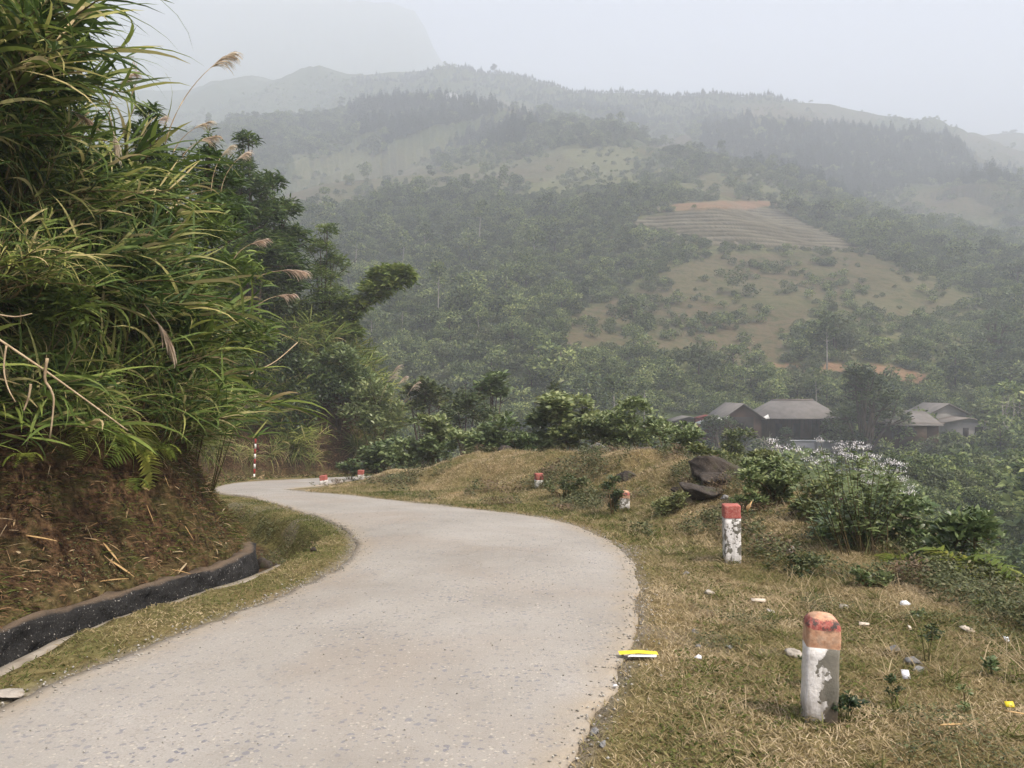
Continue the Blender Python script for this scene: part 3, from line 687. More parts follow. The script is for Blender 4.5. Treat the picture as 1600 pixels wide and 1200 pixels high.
# the rest: one scattered mass per kind
SRC = {}
for o_ in list(bpy.data.objects):
    if o_.name.split('.')[0] == 'crown' and o_.data not in SRC: SRC[o_.data] = o_
def scatter(name, meshes, pts, scale, rot, label, ident):
    me = bpy.data.meshes.new(name); me.from_pydata([tuple(p_) for p_ in pts], [], [])
    a_ = me.attributes.new('scl', 'FLOAT', 'POINT'); a_.data.foreach_set('value', np.asarray(scale, np.float32))
    a_ = me.attributes.new('rz', 'FLOAT', 'POINT'); a_.data.foreach_set('value', np.asarray(rot, np.float32))
    ob = link(name, me); tag(ob, label, None, kind='stuff')
    ng = bpy.data.node_groups.new(name, 'GeometryNodeTree')
    ng.interface.new_socket('Geometry', in_out='INPUT', socket_type='NodeSocketGeometry'); ng.interface.new_socket('Geometry', in_out='OUTPUT', socket_type='NodeSocketGeometry')
    gi = ng.nodes.new('NodeGroupInput'); go = ng.nodes.new('NodeGroupOutput')
    ip = ng.nodes.new('GeometryNodeInstanceOnPoints'); jn = ng.nodes.new('GeometryNodeJoinGeometry')
    for m_ in meshes:
        oi = ng.nodes.new('GeometryNodeObjectInfo'); oi.transform_space = 'ORIGINAL'; oi.inputs['As Instance'].default_value = True
        oi.inputs['Object'].default_value = SRC[m_]; ng.links.new(oi.outputs['Geometry'], jn.inputs[0])
    at = ng.nodes.new('GeometryNodeInputNamedAttribute'); at.data_type = 'FLOAT'; at.inputs['Name'].default_value = 'scl'
    ar = ng.nodes.new('GeometryNodeInputNamedAttribute'); ar.data_type = 'FLOAT'; ar.inputs['Name'].default_value = 'rz'
    cx = ng.nodes.new('ShaderNodeCombineXYZ'); ng.links.new(ar.outputs[0], cx.inputs[2])
    ri = ng.nodes.new('FunctionNodeRandomValue'); ri.data_type = 'INT'; ri.inputs[4].default_value = 0; ri.inputs[5].default_value = len(meshes) - 1
    ip.inputs['Pick Instance'].default_value = True
    ng.links.new(gi.outputs[0], ip.inputs['Points']); ng.links.new(jn.outputs[0], ip.inputs['Instance'])
    ng.links.new(ri.outputs[2], ip.inputs['Instance Index']); ng.links.new(cx.outputs[0], ip.inputs['Rotation']); ng.links.new(at.outputs[0], ip.inputs['Scale'])
    ng.links.new(ip.outputs[0], go.inputs[0])
    mod = ob.modifiers.new('scatter', 'NODES'); mod.node_group = ng
    return ob
SNAME = {'round': ('woodland', 'broadleaf woodland covering the far hillsides'), 'wide': ('spreading_woodland', 'flat topped trees massed on the far hillsides'),
         'tall': ('slender_woodland', 'thin pale trunked trees massed on the far hillside'), 'pale': ('pale_woodland', 'olive trees dotted through the hillside woods'),
         'pine': ('conifer_forest', 'dark conifer forest along the far ridges'), 'bush': ('undergrowth', 'dark scrub between the hillside trees'),
         'palebush': ('pale_scrub', 'pale scrub between the hillside trees'), 'banana': ('banana_grove', 'light green banana grove high on the hillside')}
NS = 42000
sa = rng.uniform(-.45, .66, NS); sr = np.sqrt(rng.uniform(46 ** 2, 330 ** 2, NS)); sr[:9000] = rng.uniform(10, 62, 9000); sx_, sy_ = sr * np.sin(sa), sr * np.cos(sa)
sz_, s_f, s_e, s_r, _ = zground(sx_, sy_, full=True); su, sv = proj(sx_, sy_, sz_)
def sin_(z): 
    m = np.zeros(NS, bool)
    for p_ in z: m |= inpoly(su, sv, p_)
    return m
sk_ = ~(inpoly(sx_, sy_, BANKPOLY) & (sr < 75)) & ((su > 430) | (sr > 46)) & ((su > 700) | (sr > 46)) & (su > 430) & (su < 1660) & (sv < 1000) & ((s_e > 3.2) | (sr > 58))
sk_ &= ~(sin_([TERR] + Z_SOIL) & (sr > 110)) & ~(sin_(Z_MIX) & (sr > 110) & (rng.random(NS) < .5)) & ~(sin_(Z_DRY) & (sr > 110) & (rng.random(NS) < np.where(fbm(sx_ / 9, sy_ / 9, 62) > .1, .45, .93))) & ~((sr > 84) & (sr < 116) & (su > 1040) & (su < 1560) & (sv < 720))
sx_, sy_, sz_ = sx_[sk_], sy_[sk_], sz_[sk_]; srk = rng.random(len(sx_))
for kd in KINDS:
    meshes = [c_ for (_, c_) in KINDS[kd]]
    for m_ in list(meshes):
        if m_ not in SRC:      # this kind has no single tree yet: let its largest one be that
            cand = [i for i in np.argsort(-app) if kind[i] == kd and not isone[i]]
            if cand:
                i = cand[0]; isone[i] = True
                r_ = put_tree(kd, [c_ for (_, c_) in KINDS[kd]].index(m_), px[i], py[i], pz[i] - .1, float(scl[i]), float(rng.uniform(0, 6.28)), CDESC[kd] + ' ' + where_words(pu[i], pv[i], rs_[i]), plural(CDESC[kd]) + ' ' + where_words(pu[i], pv[i], rs_[i]))
                for ch in r_.children:
                    if ch.data == m_: SRC[m_] = ch
    meshes = [m_ for m_ in meshes if m_ in SRC]
    sel = np.array([k_ == kd for k_ in kind]) & ~isone
    pp_ = np.stack([px[sel], py[sel], pz[sel] - .15], -1); ss_ = scl[sel]
    if kd in ('bush', 'palebush'):
        e_ = (srk < .72) if kd == 'bush' else (srk >= .72); pp_ = np.vstack([pp_, np.stack([sx_[e_], sy_[e_], sz_[e_] - .1], -1)]); ss_ = np.r_[ss_, rng.uniform(.35, .85, e_.sum()) * np.interp(np.hypot(sx_, sy_)[e_], [20, 60, 90], [.35, .6, 1])]
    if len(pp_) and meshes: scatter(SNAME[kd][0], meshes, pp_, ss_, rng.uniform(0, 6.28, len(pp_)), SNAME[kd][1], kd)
print('forest', NP, {k_: int((kind == k_).sum()) for k_ in KINDS})
# ------------------------------------------------------------------ near vegetation
def cane_clump(seed, n=15, H=1.1, LL=.55, lw=.03, dry=.12, bright=0.0):
    rs = np.random.default_rng(seed); st = Geo(); lf = Geo()
    for i in range(n):
        a = rs.uniform(0, 6.28); sp = rs.uniform(.1, .75); h = H * rs.uniform(.5, 1.1)
        p0 = np.array([rs.normal() * .12, rs.normal() * .12, -.1]); d = np.array([math.cos(a) * sp, math.sin(a) * sp, 1.0])
        pts = [p0 + d * h * t + np.array([math.cos(a), math.sin(a), -1.0]) * (t ** 2) * .22 * h * sp * 1.6 for t in np.linspace(0, 1, 6)]
        st.tube(pts, [.008, .008, .007, .006, .005, .003], 5, tint=rs.uniform(.2, 1)); pts = np.array(pts)
        m = 13; tt_ = rs.uniform(.25, 1.0, m); pp = np.stack([np.interp(tt_, np.linspace(0, 1, 6), pts[:, c]) for c in range(3)], -1)
        la = a + rs.normal(size=m) * 1.0; dd = np.stack([np.cos(la) * .9, np.sin(la) * .9, rs.uniform(.25, 1.3, m)], -1)
        tn = np.where(rs.random(m) < dry, rs.uniform(.75, 1, m), np.clip(rs.normal(.29 + bright, .19, m), 0, .72))
        lf.ribbons(pp, dd, LL * rs.uniform(.6, 1.3, m), lw * rs.uniform(.7, 1.3, m), K=5, droop=rs.uniform(.35, 1.1, m), tint=tn, prof=[.5, 1, .95, .75, .45, .03], roll=.5, wob=.25)
    return st.mesh('stems', STEM), lf.mesh('leaves', L_CANE)
def fern_mesh(seed, n=9, L=.62):
    rs = np.random.default_rng(seed); g = Geo()
    for i in range(n):
        a = rs.uniform(0, 6.28); el = rs.uniform(.2, 1.1); d = np.array([math.cos(a), math.sin(a), el]); d /= np.linalg.norm(d)
        ln = L * rs.uniform(.6, 1.15); cur = np.zeros(3); K = 22; pts = [cur.copy()]; dd = d.copy()
        for k in range(K):
            cur = cur + dd * ln / K; dd = dd + [0, 0, -.085 * (1 + k / K)]; dd /= np.linalg.norm(dd); pts.append(cur.copy())
        pts = np.array(pts); g.ribbons(pts[:1], d, ln, .004, K=2, tint=.4)
        g.tube(pts[::3], .0025, 4, tint=.3, cap=False)
        tg = np.gradient(pts, axis=0)[2:]; tg /= np.linalg.norm(tg, axis=1, keepdims=True)
        sd = np.cross(tg, [0, 0, 1.]); sd /= np.linalg.norm(sd, axis=1, keepdims=True) + 1e-9
        w = ln * .27 * np.sin(np.linspace(.5, 3.05, K - 1)) ** .8 + .01
        tn = np.clip(rs.normal(.45, .2), 0, 1)
        for s_ in (-1, 1):
            g.ribbons(pts[2:], sd * s_ + tg * .35 + rs.normal(size=(K - 1, 3)) * .08, w, ln / K * 1.05, K=2, droop=.35, tint=np.clip(tn + rs.normal(size=K - 1) * .06, 0, 1), prof=[.9, .85, .05], roll=.15)
    return g.mesh('fern', L_FERN)
def hang_tuft(seed, n=60, L=.7, lw=.011, dry=.45):
    rs = np.random.default_rng(seed); g = Geo(); a = rs.uniform(0, 6.28, n)
    d = np.stack([np.cos(a) * .8, np.sin(a) * .8, rs.uniform(.2, 1.3, n)], -1)
    tn = np.where(rs.random(n) < dry, rs.uniform(.7, 1, n), rs.uniform(.15, .6, n))
    g.ribbons(rs.normal(size=(n, 3)) * .05, d, L * rs.uniform(.5, 1.3, n), lw * rs.uniform(.7, 1.4, n), K=7, droop=rs.uniform(.8, 1.7, n), tint=tn, prof=[.7, 1, 1, .9, .8, .6, .4, .03], wob=.3)
    return g.mesh('grass_tuft', L_CANE)
def leafy(name, base_, blobs, n, leaf, mat, seed, wl=.42, flat=.75, droop=.5, trunk=.05, tmat=None, rosette=1, label=None, cat='shrub', group=None, tint0=.4, hang=0.0, cluster=0, hub=None):
    """shrub or tree: limbs from the base to each lobe, leaves all through the lobes; everything in its own frame at the base"""
    rs = np.random.default_rng(seed); b0 = np.array(base_, float); B = np.array(blobs, float); B[:, :3] -= b0
    st = Geo(); g = Geo()
    top = B[:, :3].mean(0)
    for j, (x, y, z, r) in enumerate(B):
        m = np.array([x, y, z]) * .45 + top * .1 + rs.normal(size=3) * r * .15; m[2] = max(m[2], .1 * abs(z))
        if hub is not None:
            hb_ = np.array(hub) - b0; m = (hb_ + np.array([x, y, z])) / 2 + [0, 0, -.1]
            if j == 0: st.tube([[0, 0, -.3], hb_ * .5 + [-.25, 0, .1], hb_], [trunk * 1.4, trunk * 1.1, trunk * .8], 8)
            st.tube([hb_, m, [x, y, z]], [trunk * .6, trunk * .4, trunk * .15], 6)
        else: st.tube([[rs.normal() * trunk * .5, rs.normal() * trunk * .5, -.12], m, [x, y, z + r * .3]], [trunk, trunk * .6, trunk * .2], 6, tint=rs.random())
        for _ in range(4):
            e = np.array([x, y, z]) + rs.normal(size=3) * r * .55; st.tube([m * .3 + np.array([x, y, z]) * .7, e], [trunk * .3, trunk * .12], 4, tint=rs.random(), cap=False)
    w = B[:, 3] ** 2; w /= w.sum()
    if cluster:
        nc = max(1, n // cluster); k = rs.choice(len(B), nc, p=w); d = rs.normal(size=(nc, 3)); d /= np.linalg.norm(d, axis=1, keepdims=True); d[:, 2] = np.where(rs.random(nc) < .7, abs(d[:, 2]), d[:, 2])
        c = B[k, :3] + d * (B[k, 3] * rs.uniform(.35, 1.05, nc) ** .7)[:, None] * [1, 1, flat]
        p = np.repeat(c, cluster, 0) + rs.normal(size=(nc * cluster, 3)) * leaf * .25; n = nc * cluster
        a = np.tile(np.arange(cluster) * 2.4, nc) + np.repeat(rs.uniform(0, 6, nc), cluster); out = np.stack([np.cos(a), np.sin(a), rs.uniform(-.1, .8, n) - hang], -1) + np.repeat(d, cluster, 0) * .5
        tn = tint0 + np.repeat(rs.normal(size=nc) * .16 + d[:, 2] * .12, cluster) + rs.normal(size=n) * .1
    else:
        k = rs.choice(len(B), n, p=w); d = rs.normal(size=(n, 3)); d /= np.linalg.norm(d, axis=1, keepdims=True)
        p = B[k, :3] + d * (B[k, 3] * rs.uniform(.3, 1.08, n) ** .7)[:, None] * [1, 1, flat]
        out = d * [1, 1, .5] + rs.normal(size=(n, 3)) * .5; out[:, 2] -= hang
        tn = tint0 + rs.normal(size=n) * .16 + d[:, 2] * .12 + (rs.random(len(B))[k] - .5) * .25
    g.ribbons(p, out, leaf * rs.uniform(.6, 1.3, n), leaf * wl * rs.uniform(.8, 1.2, n), K=3, droop=droop, tint=np.clip(tn, 0, 1), prof=[.25, 1, .8, .03], roll=.5)
    r = empty(name, b0); tag(r, label, cat, group)
    link('stems', st.mesh('stems', tmat or STEM), r); link('leaves', g.mesh('leaves', mat, smooth=False), r)
    return r
def pxblobs(lst, d, squash=1):
    """lobes given where they stand: (u, v, radius px, dy)"""
    return [(*P(u, v, d + dy), r * d / F) for (u, v, r, dy) in lst]

# grid of outward directions along the cut bank
def outward(x, y):
    e = .15
    def sf(a, b):
        dd, _ = pdist(np.array([a]), np.array([b]), FOOT); return dd[0] if inpoly(np.array([a]), np.array([b]), BANKPOLY)[0] else -dd[0]
    gx, gy = sf(x + e, y) - sf(x - e, y), sf(x, y + e) - sf(x, y - e); L = math.hypot(gx, gy) + 1e-6
    return -gx / L, -gy / L
def lean(o, ox, oy, amt, rz):
    ax = Vector((ox * amt, oy * amt, 1)).normalized()
    o.rotation_mode = 'QUATERNION'; o.rotation_quaternion = Vector((0, 0, 1)).rotation_difference(ax) @ Matrix.Rotation(rz, 3, 'Z').to_quaternion()
CANE = [cane_clump(200 + i, n=18 + i % 3 * 5, H=[1.0, 1.25, .8, 1.1, 1.35][i], LL=[.44, .52, .4, .58, .48][i], lw=[.021, .027, .017, .032, .022][i], dry=[.16, .2, .3, .13, .24][i]) for i in range(5)]
CANEB = [cane_clump(230 + i, n=22, H=1.5, LL=.55, lw=.03, dry=.06, bright=.2) for i in range(3)]
FERN = [fern_mesh(240 + i, 8 + i * 2, [.55, .7, .62][i]) for i in range(3)]
TUFT = [hang_tuft(250, 70), hang_tuft(251, 80, .85, .013, .3), hang_tuft(252, 60, .55, .009, .7)]
rs4 = np.random.default_rng(404)
cands = []
while len(cands) < 26000:
    y = rs4.uniform(3.0, 16.5); x = rs4.uniform(-10.5, -2.6); cands.append((x, y))
cx_ = np.array(cands); cz, csF, csE, cdR, _ = zground(cx_[:, 0], cx_[:, 1], full=True)
cu, cv = proj(cx_[:, 0], cx_[:, 1], cz)
hb = cz - base(cx_[:, 1])
ok = (csF > .5) & (hb > np.interp(cu, [0, 330], [1.3, 1.15])) & (cu > -150) & (cu < 470) & (cv > -260) & (csF < 6.0)
ok &= ~((cx_[:, 1] > 12) & (hb > 3.4))
sel = np.where(ok)[0]
chosen = []
for i in sel:                      # keep them apart, closer together low on the bank where they show
    if all((cx_[i, 0] - cx_[j, 0]) ** 2 + (cx_[i, 1] - cx_[j, 1]) ** 2 > (.23 if hb[i] < 2.6 else .33) ** 2 for j in chosen): chosen.append(i)
    if len(chosen) >= 520: break
def band(h, y):
    a = 'near the camera' if y < 6 else ('at the bulge' if y < 9.5 else 'past the bulge')
    return ('low on the left bank ' if h < 2.3 else ('midway up the left bank ' if h < 3.6 else 'high on the left bank ')) + a
for i in chosen:
    x, y = cx_[i]; z = cz[i]; h = hb[i]; ox, oy = outward(x, y); r = rs4.random()
    if r < (.16 if h < 2.1 else .26 if h < 3 else .10) and y < 9.5:
        o = link('fern', FERN[int(rs4.integers(3))], None, (x, y, z)); o.scale = (rs4.uniform(.75, 1.25),) * 3; lean(o, ox, oy, .9, rs4.uniform(0, 6.28))
        tag(o, 'yellow green fern ' + band(h, y), 'fern', 'ferns ' + band(h, y), 'thing')
    elif r < (.62 if h < 2.2 else .42):
        o = link('hanging_grass', TUFT[int(rs4.integers(3))], None, (x, y, z)); o.scale = (rs4.uniform(.7, 1.2),) * 3; lean(o, ox, oy, .8, rs4.uniform(0, 6.28))
        tag(o, 'hanging thin grass tuft ' + band(h, y), 'grass tuft', 'hanging grass ' + band(h, y), 'thing')
    else:
        a_, b_ = CANE[int(rs4.integers(5))]; o = empty('cane_clump', (x, y, z)); link('stems', a_, o); link('leaves', b_, o)
        s_ = rs4.uniform(.8, 1.2) * (1.0 if h < 3 else 1.15) * (1.15 if 7 < y < 11 and 1.7 < h < 3.4 else 1); o.scale = (s_,) * 3; lean(o, ox, oy, .8 if h < 3.5 else .4, rs4.uniform(0, 6.28))
        tag(o, 'arching cane grass ' + band(h, y), 'cane grass', 'cane grass ' + band(h, y))
print('bank plants', len(chosen))
# ---- far bank beyond the bend
n_fb = 0
_x, _y = rs4.uniform(-26, -5, 5000), rs4.uniform(24, 46, 5000); _z, _sf, *_r = zground(_x, _y, full=True)
for x, y, zz0, sf0 in zip(_x, _y, _z, _sf):
    z_, sf_ = [zz0], [sf0]; h = zz0 - base(y); u, v = proj(x, y, zz0)
    if sf_[0] > .6 and h > 1.25 and 300 < u < 650 and sf_[0] < 9 and n_fb < 170:
        ox, oy = outward(x, y); n_fb += 1
        bright = u > 440
        a_, b_ = (CANEB if bright else CANE)[int(rs4.integers(3))]; o = empty('cane_clump', (x, y, z_[0])); link('stems', a_, o); link('leaves', b_, o)
        s_ = rs4.uniform(1.0, 1.6); o.scale = (s_,) * 3; lean(o, ox, oy, .55, rs4.uniform(0, 6.28))
        w_ = ('bright green mound of cane grass' if bright else 'dark clump of cane grass') + (' just above the far bank soil' if h < 2.6 else ' midway up the far bank' if h < 4.2 else ' high on the far bank')
        tag(o, w_, 'cane grass', w_ + 's')
n_ft = 0
_x, _y = rs4.uniform(-16, -5, 3000), rs4.uniform(24, 40, 3000); _z, _sf, *_r = zground(_x, _y, full=True)
for x, y, zz0, sf0 in zip(_x, _y, _z, _sf):
    z_, sf_ = [zz0], [sf0]; h = zz0 - base(y); u, v = proj(x, y, zz0)
    if sf_[0] > .2 and .7 < h < 1.9 and 315 < u < 600 and n_ft < 26:
        ox, oy = outward(x, y); n_ft += 1; o = link('hanging_grass', TUFT[int(rs4.integers(3))], None, (x, y, z_[0])); o.scale = (rs4.uniform(1.2, 2.2),) * 3; lean(o, ox, oy, .9, rs4.uniform(0, 6.28))
        tag(o, 'brownish grass tuft hanging over the bare soil of the far bank', 'grass tuft', 'grass tufts hanging over the far bank', 'thing')
# dark shrubs and trees rising behind the left bank
def bankz(u, v, d):
    x, y, _ = P(u, v, d); return (x, y, gz(x, y))
BAM = dict(mat=L_BAMBOO, wl=.2, droop=.7, hang=.35, cluster=7, tmat=BARK)
leafy('bamboo_tree', bankz(225, 400, 12), pxblobs([(235, 178, 18, 0), (228, 215, 28, 0), (245, 260, 36, .3), (215, 300, 45, 0)], 12), 2600, seed=1, trunk=.04, tint0=.25, label='slim dark bamboo tree with its tip showing behind the plumes', cat='tree', leaf=.15, **BAM)
leafy('bamboo_tree', bankz(262, 420, 11.5), pxblobs([(330, 222, 14, 0), (322, 255, 30, 0), (345, 290, 38, .4), (300, 300, 40, 0), (340, 340, 48, 0), (310, 380, 45, 0)], 11.5), 3200, seed=2, trunk=.04, tint0=.25, label='dark bamboo tree behind the cane crest, under the pair of plumes', cat='tree', leaf=.15, **BAM)
leafy('bamboo_tree', bankz(395, 450, 34), pxblobs([(388, 222, 15, 0), (372, 262, 22, 0), (352, 300, 30, .5), (392, 300, 34, 0), (415, 340, 30, .3), (380, 350, 45, 0), (400, 400, 50, 0), (370, 430, 50, 0)], 34), 9500, seed=3, trunk=.10, tint0=.3, label='tallest dark bamboo tree on the skyline of the left bank', cat='tree', leaf=.38, **BAM)
leafy('bamboo_tree', bankz(440, 480, 36), pxblobs([(425, 285, 16, 0), (440, 330, 26, 0), (455, 372, 26, .4), (430, 385, 34, 0), (450, 420, 34, 0), (430, 450, 46, 0), (400, 480, 50, 0)], 36), 9500, seed=4, trunk=.10, tint0=.3, label='dark drooping bamboo tree at the right edge of the bank thicket', cat='tree', leaf=.38, **BAM)
leafy('bamboo_tree', bankz(510, 560, 38), pxblobs([(512, 362, 16, 0), (500, 392, 26, 0), (522, 415, 26, .5), (495, 440, 36, 0), (515, 475, 40, 0), (490, 510, 45, 0)], 38), 6500, seed=5, trunk=.07, tint0=.5, label='lighter feathery bamboo tree standing left of the leaning branch', cat='tree', leaf=.28, **BAM)
leafy('leaning_tree', bankz(530, 560, 38), pxblobs([(562, 478, 15, 0), (580, 455, 18, 0), (598, 434, 22, .3), (590, 460, 14, 0), (622, 430, 19, 0), (637, 434, 12, 0), (545, 495, 14, 0), (612, 444, 14, -.3), (530, 510, 18, 0), (548, 520, 16, 0), (520, 480, 16, .4)], 38), 7000, seed=6, hub=P(556, 488, 38), trunk=.08, tint0=.75, label='tree leaning right with a bright tufted bough over the valley', cat='tree', leaf=.36, mat=L_BAMBOO, wl=.3, droop=.7, hang=.3, cluster=7, tmat=BARK)
leafy('dark_shrub', bankz(400, 640, 34), pxblobs([(385, 590, 45, 0), (430, 600, 45, 0), (360, 650, 40, -.3), (410, 650, 45, 0), (455, 640, 40, 0), (440, 560, 40, .5), (500, 600, 36, 1), (350, 600, 45, 0), (370, 560, 45, 0)], 34), 9000, .2, L_DARK, 7, label='large dark shrub above the striped pole on the far bank', trunk=.05, tint0=.35, wl=.4)
leafy('dark_shrub', bankz(480, 560, 39), pxblobs([(470, 500, 40, 0), (500, 540, 40, 0), (460, 560, 36, 0), (430, 510, 40, 0), (420, 560, 40, 0)], 38), 6000, .22, L_DARK, 8, label='dark shrub at the foot of the feathery bamboo tree', trunk=.05, tint0=.5, wl=.35)
leafy('dark_shrub', bankz(385, 560, 35), pxblobs([(400, 500, 40, 0), (420, 540, 40, 0), (380, 560, 40, 0), (395, 600, 40, 0), (370, 620, 34, 0), (350, 520, 40, 0), (340, 570, 40, 0), (420, 470, 40, 0)], 35), 9000, .2, L_DARK, 9, label='shadowed dark shrub behind the lower cane fringe', trunk=.04, tint0=.3, wl=.4)
for j, (u, v, d, n_, l_, t0, lab) in enumerate([(470, 600, 35, 3400, .26, .5, 'rounded green shrub in front of the bright cane mound, left side'), (530, 585, 36, 3600, .24, .62, 'rounded light green shrub at the middle of the bright cane mound'), (585, 640, 35, 3000, .22, .55, 'rounded green shrub at the right foot of the bright cane mound'), (355, 560, 33, 3600, .26, .35, 'deep green shrub filling the gap beside the cane fringe')]):
    leafy('round_shrub', bankz(u, v, d), pxblobs([(u, v - 20, 34, 0), (u - 26, v + 10, 30, -.3), (u + 24, v + 8, 30, .2), (u + 2, v + 30, 30, -.4)], d), n_, l_, L_SHRUB, 80 + j, wl=.35, tint0=t0, droop=.5, cluster=6, trunk=.05, label=lab)
# bamboo top at the upper left, close
leafy('bamboo_tree', (-5.6, 6.6, gz(-5.6, 6.6)), [(*P(20, 60, 6.6), .38), (*P(70, 20, 6.4), .35), (*P(95, 70, 6.6), .22), (*P(30, 140, 6.5), .4), (*P(90, 120, 6.8), .25), (*P(-60, 40, 6.5), .5), (*P(105, 215, 7.2), .3), (*P(0, -60, 6.5), .5)], 1500, .24, L_BAMBOO, 10,
      wl=.17, droop=.8, hang=.2, cluster=6, trunk=.02, tint0=.25, label='overhanging bamboo with long drooping leaves in the top left corner', cat='tree', tmat=STEM)
for j, (u, v, d, s_) in enumerate([(40, 30, 6.0, 1.1), (95, 30, 6.2, .9), (20, 120, 6.0, 1.0), (60, 330, 5.8, .8), (110, 210, 6.6, .9)]):
    a_, b_ = CANE[(j * 2 + 1) % 5]; p_ = P(u - 60, v + 110, d); o = empty('cane_clump', p_); link('stems', a_, o); link('leaves', b_, o); o.scale = (s_ * 1.1,) * 3; lean(o, .9, -.2, .8, j * 1.3)
    tag(o, 'broad bladed cane leaning out ' + ['above everything in the top left corner', 'past the top left skyline', 'below the top left bamboo', 'over the hanging ferns', 'left of the hanging tan plume'][j], 'cane grass')

for j, (u, v, d, r_, n_, t0) in enumerate([(330, 345, 9.2, 34, 420, .5), (375, 420, 9.0, 32, 420, .6), (240, 290, 8.4, 36, 420, .45), (150, 250, 7.4, 40, 360, .4), (60, 250, 6.6, 46, 340, .35), (300, 470, 8.6, 36, 420, .55), (200, 420, 7.6, 40, 380, .5), (395, 520, 9.2, 30, 380, .7), (110, 470, 6.6, 40, 320, .55)]):
    bx_ = P(u - 70, v + 60, d); leafy('bamboo_shoot', (bx_[0], bx_[1], min(gz(bx_[0], bx_[1]), bx_[2])), pxblobs([(u, v, r_, 0), (u - 28, v + 22, r_, .1), (u + 18, v + 20, r_ * .8, -.1)], d), n_, .17, L_BAMBOO, 500 + j, wl=.16, droop=.8, hang=.25, cluster=6, trunk=.008, tint0=t0,
          label='spray of bamboo leaves ' + ['on the upper right slope of the thicket', 'at the right edge between two plumes', 'near the crest of the thicket', 'left of the crest, below the upright plume', 'at the far left of the thicket, upper half', 'in the right half of the thicket', 'in the middle of the thicket beside the hanging brown plume', 'at the right tip of the thicket', 'low at the left over the ferns'][j], cat='bamboo')

# ---- feathery plumes on arching stalks
def plume(p0, p1, size, dirx, label, d=7.0, nfib=110, tint=.5, sag=.25):
    a = np.array(P(*p0, d)); b = np.array(P(*p1, d)); st = Geo(); g = Geo(); L = np.linalg.norm(b - a)
    ts = np.linspace(0, 1, 10); mid = (a + b) / 2 + np.array([-dirx * L * .12, 0, L * .10])
    pts = np.array([(1 - t) ** 2 * a + 2 * t * (1 - t) * mid + t * t * b for t in ts]); st.tube(pts - a, np.linspace(.006, .003, 10), 5, tint=.6)
    tg = pts[-1] - pts[-2]; tg /= np.linalg.norm(tg)
    K = 12; sp = np.zeros((K, 3)); cur = b - a; dd = tg.copy()
    for k in range(K): sp[k] = cur; cur = cur + dd * size / K; dd = dd + np.array([dirx * .04, 0, -sag * .12]); dd /= np.linalg.norm(dd)
    st.tube(sp, np.linspace(.003, .001, K), 4, tint=.6)
    rr_ = np.random.default_rng(int(abs(p1[0] * 7 + p1[1]))); t_ = rr_.uniform(0, .92, nfib); p = np.stack([np.interp(t_, np.linspace(0, 1, K), sp[:, c]) for c in range(3)], -1)
    nfib_ = nfib
    dr = tg + np.array([dirx * .25, 0, -.1]) + rr_.normal(size=(nfib, 3)) * .16
    g.ribbons(p, dr, size * .85 * rr_.uniform(.6, 1.1, nfib) * (1.05 - .4 * t_),   .009 * size / .3, K=6, droop=1.5, tint=np.clip(tint + .2 + rr_.normal(size=nfib) * .2, 0, 1), prof=[.5, .9, 1.1, 1.1, 1, .7, .2], roll=.4, wob=.12)
    r = empty('plume_grass', a); tag(r, label, 'plume grass', None, 'thing'); link('stalk', st.mesh('stalk', DRYSTEM), r); link('plume', g.mesh('plume', L_PLUME), r)
plume((258, 225), (329, 106), .27, 1, 'tallest plume grass on a long bare stalk against the haze', 7.5)
plume((170, 165), (187, 132), .20, 1, 'upright tan plume on the skyline above the cane', 7.2, 110, .6)
plume((205, 150), (213, 118), .12, -1, 'thin plume stalk right beside the upright tan plume', 7.3, 30)
plume((170, 175), (177, 205), .22, .2, 'pale plume hanging straight down below the upright one', 6.8, 70, .9, .9)
plume((85, 165), (107, 172), .26, 1, 'brown plume drooping to the right at the far left', 6.6, 70, .2, .6)
plume((215, 235), (238, 196), .16, 1, 'small tan plume before the slim bamboo tip', 7.6, 60)
plume((270, 240), (302, 202), .20, 1, 'upper plume of the pair over the cane crest', 8.2, 80, .55)
plume((285, 245), (310, 222), .22, 1, 'lower plume of the pair over the cane crest', 8.0, 80, .45)
plume((330, 300), (345, 246), .20, 1, 'fluffy cream plume just left of its twin beside the tallest bamboo', 9.5, 90, .8)
plume((345, 300), (368, 252), .20, 1, 'fluffy cream plume beside the tallest bamboo, right one of the twins', 9.6, 90, .85)
plume((365, 405), (391, 382), .20, 1, 'tan plume curling over bright cane at mid height', 8.6, 80, .45)
plume((400, 435), (440, 423), .27, 1, 'widest tan plume arching right from the cane fringe', 8.8, 90, .4)
plume((400, 480), (432, 463), .20, 1, 'tan plume just below the widest arching one', 8.6, 80, .4)
plume((225, 475), (243, 500), .34, .35, 'brown plume hanging in the middle of the thicket', 7.0, 60, .1, .6)
plume((365, 600), (376, 618), .18, .5, 'small brown plume low before the dark shrub', 9.5, 60, .35, .7)
plume((335, 625), (338, 640), .16, .5, 'faint plume at the bottom tip of the thicket', 9.5, 50, .3, .7)
for j, (u, v) in enumerate([(612, 585), (622, 602), (640, 612), (606, 598)]):
    plume((u - 12, v + 30), (u, v), .55, .5, ['highest', 'middle', 'rightmost', 'leftmost'][j] + ' pale plume on the far slope behind the bright cane mound', 34, 40, .6)

